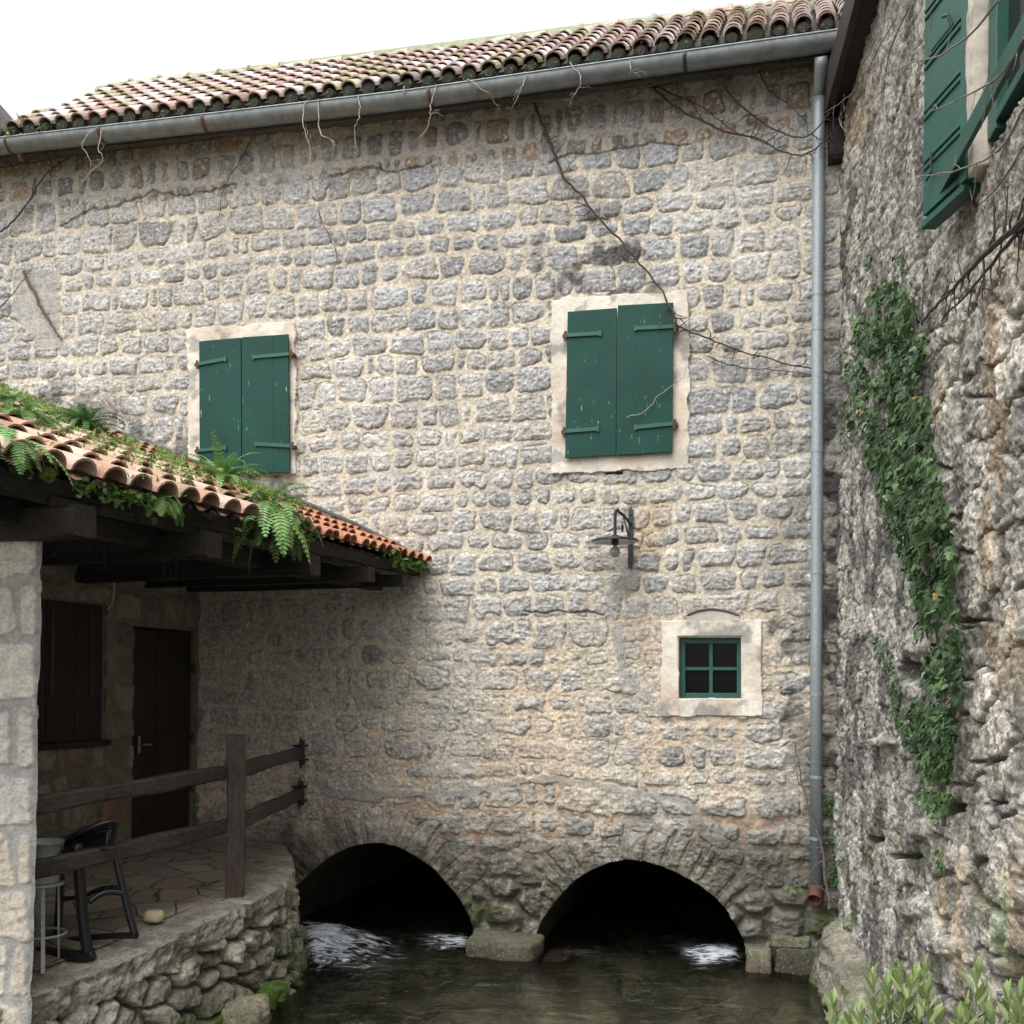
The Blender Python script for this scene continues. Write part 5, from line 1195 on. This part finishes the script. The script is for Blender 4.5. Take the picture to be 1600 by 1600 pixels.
vine('bare_vine', [(498, 330), (512, 365), (526, 400), (515, 450), (510, 492)], .0035, 'hair thin vine hanging right of the left green shutters', group=G1, twigs=6, twl=.08)
vine('bare_vine', [(1180, 100), (1200, 140), (1235, 165), (1262, 195)], .005, 'thin vine beside the top of the downpipe', group=G1, twigs=10)
vine('bare_vine', [(330, 190), (460, 172), (560, 165), (700, 160), (830, 158), (960, 143), (1090, 118), (1200, 100), (1270, 98)], .008, 'long dark vine creeping along the underside of the gutter', group=G1, off=.27, twigs=50, twl=.22)
vine('bare_vine', [(0, 262), (60, 252), (160, 238), (260, 226), (350, 214)], .008, 'dark vine tangle under the left end of the gutter', group=G1, off=.14, twigs=30, twl=.22)
G2 = 'pale dry twigs hanging over the gutter'
hang = [([(150, 200), (128, 224), (142, 262), (118, 300)], 'first pale twig from the left hanging over the gutter'), ([(160, 200), (154, 232), (160, 252), (130, 282), (112, 330)], 'forked pale twig second from the left on the gutter'),
        ([(478, 158), (473, 190), (484, 232), (488, 285), (505, 330)], 'long pale twig left of the gutter middle'), ([(498, 156), (500, 205), (520, 222), (516, 250), (500, 290)], 'pale looping twig just right of the long pale twig'),
        ([(560, 150), (562, 180), (554, 204), (558, 245), (545, 300)], 'straight pale twig below the middle of the tiled roof'), ([(682, 132), (673, 165), (671, 192), (655, 222), (660, 272)], 'kinked pale twig over the gutter left of the longest vine'),
        ([(632, 135), (628, 152), (612, 160)], 'tiny pale twig curled on the gutter front'), ([(824, 116), (810, 150), (797, 178)], 'pale twig over the gutter just left of the longest vine'), ([(730, 125), (758, 142), (782, 158)], 'pale twig slanting across the gutter front'),
        ([(890, 98), (908, 125), (896, 150), (888, 172)], 'pale twig over the gutter right of the longest vine'), ([(985, 92), (986, 106), (1000, 120), (1016, 122)], 'short white twig bent over the gutter rim')]
for pl, lb_ in hang:
    vine('hanging_twig', pl, .0055, lb_, 'twig', G2, off=[EOFF + .13, EOFF + .13, EOFF + .06, .12], twigs=4, twl=.12, colr=(.33, .30, .27))
vine('leaning_stick', [(38, 425), (52, 455), (68, 487), (80, 508), (96, 531)], .020, 'thick bare brown stick slanting against the wall at the left edge', 'stick', off=.05, twigs=3, twl=.06, colr=(.12, .08, .06))
vine('sapling', [(1296, 1420), (1290, 1372), (1284, 1325), (1272, 1288), (1262, 1255), (1250, 1208), (1243, 1160)], .013, 'thin bare sapling growing up in front of the foot of the downpipe', 'sapling', off=.20, twigs=10, twl=.3, colr=(.13, .11, .095))
vine('bare_branch', [(1640, 300), (1600, 345), (1560, 378), (1528, 408), (1490, 450), (1462, 478), (1440, 505)], .012, 'dark forked branch crossing the right wall above the ivy', 'branch', plane='R', off=[.5, .4, .3, .12], twigs=22, twl=.16, colr=(.05, .042, .038))
vine('bare_branch', [(1640, 330), (1590, 365), (1550, 412), (1515, 455), (1470, 500)], .009, 'second dark branch just below the forked one on the right wall', 'branch', plane='R', off=[.5, .35, .2, .1], twigs=14, twl=.14, colr=(.05, .042, .038))
for i, (pl, lb_) in enumerate((([(1400, 30), (1375, 70), (1350, 120), (1325, 150), (1290, 175)], 'grey twig running down across the dark eave board toward the downpipe'), ([(1560, 0), (1520, 50), (1470, 85), (1420, 100), (1375, 120)], 'pale twig arching in front of the upper green shutter'), ([(1600, 60), (1560, 120), (1500, 155), (1450, 175)], 'thin twig crossing the middle of the open green shutter'), ([(1370, 60), (1345, 110), (1330, 150), (1312, 185), (1320, 205)], 'curled twig beside the dark beam end in the corner'), ([(1600, 170), (1560, 235), (1500, 265), (1440, 275)], 'thin twig crossing the foot of the open green shutter'), ([(1600, 225), (1560, 290), (1530, 320)], 'short twig below the green rail at the right edge'), ([(1420, 10), (1390, 80), (1380, 140), (1340, 170)], 'grey twig tangle on the right wall beside the eave board'))):
    vine('wall_twig', pl, .0042, lb_, 'twig', 'bare twigs around the right building eave', plane='R', off=.30 if i in (0, 3, 6) else .5, twigs=8, twl=.13, colr=(.17, .145, .13))

# ------------------------------------------------------------------ leaves
LT = np.array([(0, 0), (.30, -.08), (.50, .22), (.26, .36), (.30, .62), (0, 1.), (-.30, .62), (-.26, .36), (-.50, .22), (-.30, -.08)]); LT = LT - [0, .0]
def leaf_mesh(mb, pos, nrm, down, size, colr, fold=.18):
    side = np.cross(down, nrm); side /= np.linalg.norm(side) + 1e-9
    v = [pos + nrm * size * fold * .7 + down * size * .35] + [pos + side * (x * size) + down * (y * size) + nrm * (size * fold * (.5 - abs(x) * 1.6)) for x, y in LT]
    mb.add(v, [(0, i, i % 10 + 1) for i in range(1, 11)], colr)
def ivy(name, polys, n, label, seed, size=(.028, .056), dens_off=(.02, .20), plane='R', cols=((.045, .095, .035), (.075, .14, .052), (.025, .055, .024), (.12, .19, .07)), stem=None):
    rn = np.random.RandomState(seed); mb = MB(); cnt = 0
    NN = NR if plane == 'R' else NW; TT = DR if plane == 'R' else DL
    allp = np.array([p for q in polys for p in q], float); x0, y0 = allp.min(0); x1, y1 = allp.max(0)
    while cnt < n:
        x = rn.uniform(x0, x1, 4000); y = rn.uniform(y0, y1, 4000)
        jx = x + 22 * (vn(x * .04, y * .04, seed) - .5); jy = y
        m = np.zeros(4000, bool)
        for q in polys: m |= inpoly(jx, jy, q)
        m &= vn(x * .05, y * .035, seed + 3) > .25 * rn.rand(4000) + .12
        for a, b in zip(x[m], y[m]):
            if cnt >= n: break
            o = rn.uniform(*dens_off) * (.5 + vn(np.array(a * .03), np.array(b * .03), seed + 5))
            p = R(np.array(a), np.array(b), o) if plane == 'R' else W(np.array(a), np.array(b), o)
            nr = NN + rn.normal(0, .55, 3) + zc * .40; nr /= np.linalg.norm(nr)
            dn_ = -zc + TT * rn.normal(0, .5) + nr * .1; dn_ -= nr * (dn_ @ nr); dn_ /= np.linalg.norm(dn_)
            c = np.array(cols[rn.choice(len(cols), p=[.38, .34, .18, .10][:len(cols)])]) * rn.uniform(.75, 1.25)
            if rn.rand() < .002: c = np.array([.35, .22, .06])
            leaf_mesh(mb, p, nr, dn_, rn.uniform(*size), c); cnt += 1
    t = empty(name, mb.v[0][0]); tag(t, label, 'ivy')
    mb.build('foliage', M_leaf, t)
    if stem:
        sb = MB(); sb.col = (.09, .07, .055)
        for pl in stem:
            P = [R(np.array(q[0]), np.array(q[1]), .07) if plane == 'R' else W(np.array(q[0]), np.array(q[1]), .05) for q in smooth_pl(pl, 5)]; sb.tube(P, np.linspace(.012, .006, len(P)), 6)
        sb.build('stem', M_twig, t)
    return t
main_iv = [[(1348, 460), (1395, 432), (1432, 470), (1442, 540), (1442, 600), (1452, 690), (1470, 760), (1486, 850), (1490, 950), (1502, 1010), (1504, 1080), (1492, 1150), (1486, 1200), (1440, 1195), (1410, 1140), (1432, 1075), (1438, 1000), (1428, 930), (1405, 860), (1385, 790), (1370, 730), (1340, 700), (1322, 640), (1330, 560), (1335, 500)]]
ivy('ivy', main_iv, 5000, 'dense green ivy trailing down the whole right hand wall', 3, stem=[[(1475., 1290.), (1465., 1180.), (1470., 1050.), (1450., 900.), (1410., 720.), (1380., 560.), (1375., 450.)]])
ivy('ivy', [[(1366, 985), (1392, 1000), (1410, 1050), (1425, 1120), (1436, 1180), (1415, 1180), (1400, 1120), (1380, 1040), (1350, 985)]], 220, 'small loose ivy trail left of the dense ivy, lower down the wall', 5, size=(.024, .045), dens_off=(.03, .08))
ivy('ivy', [[(1306, 470), (1325, 460), (1335, 520), (1328, 600), (1308, 590)], [(1340, 330), (1352, 330), (1360, 440), (1342, 460)], [(1400, 400), (1415, 380), (1425, 440), (1405, 445)]], 230, 'sparse pale ivy tendrils at the top of the ivy beside the corner', 6, size=(.018, .038), dens_off=(.02, .07), cols=((.06, .13, .04), (.09, .18, .06), (.04, .09, .03), (.14, .22, .08)))
ivy('ivy', [[(1430, 1195), (1490, 1195), (1478, 1260), (1458, 1300), (1440, 1260)], [(1462, 1330), (1484, 1325), (1480, 1360), (1466, 1365)]], 260, 'thin bright green ivy tail hanging below the dense ivy', 7, size=(.022, .042), dens_off=(.03, .09), cols=((.07, .15, .04), (.10, .2, .06), (.04, .09, .03), (.14, .24, .07)))
ivy('creeping_fig', [[(1294, 1240), (1312, 1245), (1316, 1320), (1322, 1385), (1296, 1385), (1290, 1310)]], 420, 'small leaved green creeper in the corner behind the foot of the downpipe', 8, size=(.014, .028), dens_off=(.02, .07), plane='W', cols=((.04, .11, .02), (.07, .17, .03), (.03, .07, .02), (.12, .24, .04)))
ivy('creeping_fig', [[(1345, 1105), (1358, 1105), (1358, 1140), (1340, 1140)], [(1305, 640), (1322, 640), (1318, 700), (1305, 690)], [(1398, 1150), (1412, 1165), (1405, 1200), (1392, 1190)]], 130, 'tiny bright green creeper tufts on the grey wall left of the ivy', 9, size=(.014, .026), dens_off=(.02, .06))

# ferns
def frond(mb, p, d, L, droop, wd, colr, rn, n=15):
    d = d / np.linalg.norm(d); P = [p]; v = d.copy()
    for i in range(n): v = v - zc * droop / n * (1 + i / n); v /= np.linalg.norm(v); P.append(P[-1] + v * L / n)
    P = np.array(P); mb.col = colr; mb.tube(P, np.linspace(.0022, .0008, len(P)), 4, cap=False)
    for i in range(1, n + 1):
        t = i / n; tg_ = P[i] - P[i - 1]; tg_ /= np.linalg.norm(tg_)
        sd = np.cross(tg_, zc + .01 * rn.rand(3)); sd /= np.linalg.norm(sd) + 1e-9; upv = np.cross(sd, tg_)
        l = wd * math.sin(math.pi * min(1, (t * .86 + .14))) ** .7 * rn.uniform(.85, 1.1)
        for s in (1, -1):
            a = P[i]; dirn = sd * s + tg_ * .35 - zc * .12; dirn /= np.linalg.norm(dirn); w_ = L / n * .44
            c = np.array(colr) * rn.uniform(.8, 1.25)
            mb.add([a - tg_ * w_ * .6, a + dirn * l * .45 - tg_ * w_ + upv * l * .05, a + dirn * l, a + dirn * l * .5 + tg_ * w_ * .9 + upv * l * .05, a + tg_ * w_ * .6], [(0, 1, 2, 3, 4)], c)
def fern(p, n, L, label, seed, hang=0., colr=(.15, .28, .085), bias=None, wd=.05, name='fern', cat='fern', group=None):
    rn = np.random.RandomState(seed); t = empty(name, p); tag(t, label, cat, group); mb = MB()
    for k in range(n):
        a = 2 * math.pi * (k + rn.rand()) / n; el = rn.uniform(.3, 1.1) - hang * rn.uniform(.2, 1.)
        d = np.array([math.cos(a), math.sin(a), 0]) * math.cos(el) + zc * math.sin(el)
        if bias is not None: d = d + np.array(bias)
        c = np.array(colr) * rn.uniform(.7, 1.3) * np.array([rn.uniform(.85, 1.25), 1, 1])
        frond(mb, np.asarray(p) + rn.normal(0, .012, 3), d, L * rn.uniform(.6, 1.15), rn.uniform(.9, 1.8) + hang * .6, wd * rn.uniform(.8, 1.2), tuple(c), rn)
    mb.build('fronds', M_leaf, t); return t
GF = 'ferns growing on the lean-to roof'
def onroof(px, py, o=.12):
    o += .10     # a point on the lean-to roof surface
    return on_plane(np.array(float(px)), np.array(float(py)), EB + RN * o, RN)
fern(onroof(345, 752, .10), 34, .42, 'bright fern in front of the foot of the left green shutters', 1, -.25, group=GF)
fe = ep(0, 0); 
def oneave(px, t=0.0, o=.03):
    s = min(np.linspace(0, LE + 1.5, 500), key=lambda s_: abs(float(proj(ep(s_, 0., 0.))[0]) - px)); return ep(s, t, o)
fern(oneave(418, .03, .14), 34, .50, 'largest fern hanging over the eave with long drooping fronds', 2, .9, bias=hE * .6, group=GF, wd=.075)
fern(oneave(436, .16, .16), 24, .42, 'fern standing up behind the largest hanging fern', 12, .1, group=GF)
fern(oneave(248, -.02, .05), 16, .24, 'small fern tuft hanging at the eave, third from the left', 3, .7, bias=hE * .5, group=GF)
fern(oneave(8, .02, .12), 20, .36, 'fern spilling over the eave at the left edge of the roof', 4, .5, bias=hE * .5, group=GF, wd=.055)
fern(onroof(40, 650, .08), 20, .34, 'fern on the tiles at the left edge above the eave', 5, .2, group=GF)
fern(onroof(15, 625, .08), 14, .32, 'fern high on the roof at the left edge against the wall', 15, .0, group=GF)
fern(onroof(132, 668, .06), 34, .38, 'dark fern tuft on the roof against the stone wall left of the shutters', 6, -.2, colr=(.06, .16, .04), group=GF)
fern(oneave(605, .02, .08), 12, .16, 'little fern near the lower end of the orange tiles', 7, .3, bias=hE * .3, group=GF, wd=.03)
fern(oneave(486, .0, .06), 7, .11, 'tiny fern on the eave right of the largest fern', 8, .5, bias=hE * .3, group=GF, wd=.022)
fern(F(np.array(1338.), np.array(1440.), .34), 14, .16, 'small green weed on the ledge in the corner', 21, .0, name='weed', cat='weed', wd=.03)
fern(W(np.array(1240.), np.array(1388.), .06), 8, .10, 'little green weed on the wall left of the downpipe outlet', 22, .2, name='weed', cat='weed', wd=.02, bias=NW * .5)
fern(wp(8.15, eave_z(8.15) + .06, EOFF), 18, .30, 'dry grassy tuft growing on the left end of the gutter', 23, -.3, name='gutter_weed', cat='weed', colr=(.17, .22, .08), wd=.03)
fern(wp(7.75, eave_z(7.75) + .05, EOFF), 14, .20, 'green weed on the gutter left end beside the first roof tiles', 24, .1, name='gutter_weed', cat='weed', colr=(.2, .28, .09), wd=.03)
# moss and grass strip along the roof's upper edge
mb = MB(); rn = np.random.RandomState(4)
for k in range(6500):
    u_ = rn.rand(); x = lerp(0, 470, u_); yt = float(np.interp(x, [0, 100, 160, 310, 440, 560], [622, 664, 690, 744, 790, 830])); y = yt - 24 + abs(rn.normal(0, 13)) * (1.5 if x < 300 else .8)
    if vn(np.array(x * .03), np.array(y * .03), 5) < .42: continue
    p = onroof(x, y, .05); l = rn.uniform(.012, .05); a = rn.normal(0, .8, 3) + zc * .9; a /= np.linalg.norm(a); s = np.cross(a, rn.normal(0, 1, 3)); s /= np.linalg.norm(s)
    c = np.array([.14, .26, .05]) * rn.uniform(.6, 1.4) if rn.rand() > .2 else np.array([.22, .20, .10])
    mb.add([p - s * .006, p + s * .006, p + a * l * .6 + s * .006, p + a * l], [(0, 1, 2, 3)], c)
for k in range(1900):      # little plants along the eave
    s_ = rn.uniform(0, LE + .3); 
    if vn(np.array(s_ * 2.4), np.array(0.), 8) < .50: continue
    p = ep(s_, rn.uniform(-.06, .0), rn.uniform(-.04, .06)); l = rn.uniform(.015, .05); a = rn.normal(0, .6, 3) - zc * .5 + hE; a /= np.linalg.norm(a); s = np.cross(a, rn.normal(0, 1, 3)); s /= np.linalg.norm(s)
    c = np.array([.12, .22, .05]) * rn.uniform(.6, 1.5)
    mb.add([p, p + a * l * .5 + s * l * .4, p + a * l, p + a * l * .5 - s * l * .4], [(0, 1, 2, 3)], c)
o = mb.build('roof_grass', M_leaf); tag(o, 'short grass and moss growing on the lean-to tiles', 'grass', kind='stuff')

# pale shrubs in the lower right corner, rooted on the bank
def shrub(shoots, label, seed, D, leafl=(.05, .085)):
    rn = np.random.RandomState(seed); mb = MB(); sm = MB(); sm.col = (.20, .17, .10)
    root = at(float(np.mean([s[0] for s in shoots])), 1590., D); root[2] = .5
    for (x, y) in shoots:
        tip = at(float(x), float(y), D + rn.uniform(-.15, .15)); b = root + rn.normal(0, .05, 3) * [1, 1, 0]
        pts = smooth_pl(np.array([b, (b + tip) / 2 + rn.normal(0, .03, 3), tip]), 8); sm.tube(pts, np.linspace(.006, .002, len(pts)), 5)
        n = 30
        for k in range(n):
            t = 1 - (k / n) * .50; i = t * (len(pts) - 1); i0 = int(min(i, len(pts) - 2)); p = pts[i0] + (pts[i0 + 1] - pts[i0]) * (i - i0)
            a = k * 2.4 + rn.rand() * .5; ax = (pts[-1] - pts[-3]); ax /= np.linalg.norm(ax); e = np.array([math.cos(a), math.sin(a), 0])
            el = lerp(.25, .95, min(1, k / 9)); d = e * math.sin(el) + ax * math.cos(el) + zc * .15; d /= np.linalg.norm(d)
            s = np.cross(d, ax + .01); s /= np.linalg.norm(s) + 1e-9; nn = np.cross(s, d); L_ = rn.uniform(*leafl) * (.75 if k < 3 else 1); w_ = L_ * .15
            c = np.array([.25, .33, .13]) * rn.uniform(.65, 1.2) if k < 9 else np.array([.11, .17, .10]) * rn.uniform(.5, 1.2)
            mb.add([p, p + d * L_ * .3 + s * w_ * .8 + nn * w_ * .4, p + d * L_ * .68 + s * w_ + nn * w_ * .3, p + d * L_ + nn * 0, p + d * L_ * .68 - s * w_ + nn * w_ * .3, p + d * L_ * .3 - s * w_ * .8 + nn * w_ * .4, p + d * L_ * .5], [(0, 1, 6), (1, 2, 6), (2, 3, 6), (3, 4, 6), (4, 5, 6), (5, 0, 6)], c)
    t = empty('shrub', root); tag(t, label, 'shrub', 'pale leafy shrubs at the lower right'); mb.build('foliage', M_leaf, t); sm.build('stem', M_twig, t)
shrub([(1302, 1572), (1330, 1590)], 'leftmost small pale green shrub sprig at the bottom edge over the water', 1, 2.9)
shrub([(1365, 1530), (1388, 1545), (1404, 1522), (1428, 1530), (1444, 1515), (1450, 1548), (1376, 1575), (1412, 1580), (1345, 1592), (1470, 1588), (1435, 1595)], 'broad pale green shrub with upright shoots at the lower right', 2, 2.8)
shrub([(1528, 1518), (1540, 1550), (1512, 1570), (1500, 1592), (1550, 1590)], 'pale green shrub with one tall shoot near the lower right corner', 3, 2.7)
shrub([(1575, 1562), (1594, 1560), (1588, 1592), (1610, 1575)], 'pale green shrub cut by the lower right corner of the picture', 4, 2.6)

# neighbouring roof corner beyond the left end
nb_ = empty('distant_house', (-9.6, 15.5, 0)); tag(nb_, 'dark roof corner of a house beyond the left end of the tiled roof', 'house')
b_ = MB(); b_.col = (.2, .19, .18); D_ = 15.; p1 = at(-60., 95., D_); p2 = at(0., 176., D_); p3 = at(26., 208., D_)
b_.box(np.array([p2[0] - 1.7, D_ + 2, p3[2] / 2 - .2]), (1.75, 0, 0), (0, 2, 0), (0, 0, p3[2] / 2 - .2)); b_.build('wall', M_rwall, nb_)
b_ = MB(); b_.col = (.10, .09, .09); q = [p1 - np.array([0, .2, 0]), p3 - np.array([0, .2, 0]), p3 + np.array([0, 4.2, 0]), p1 + np.array([0, 4.2, 0])]; quadslab(b_, q, .18, zc)
q = [p1 - np.array([0, .2, 0]), p1 + np.array([0, 4.2, 0]), p1 + np.array([-2.2, 4.2, -2.6]), p1 + np.array([-2.2, -.2, -2.6])]; quadslab(b_, q, .18, zc); b_.build('roof', M_tile, nb_)
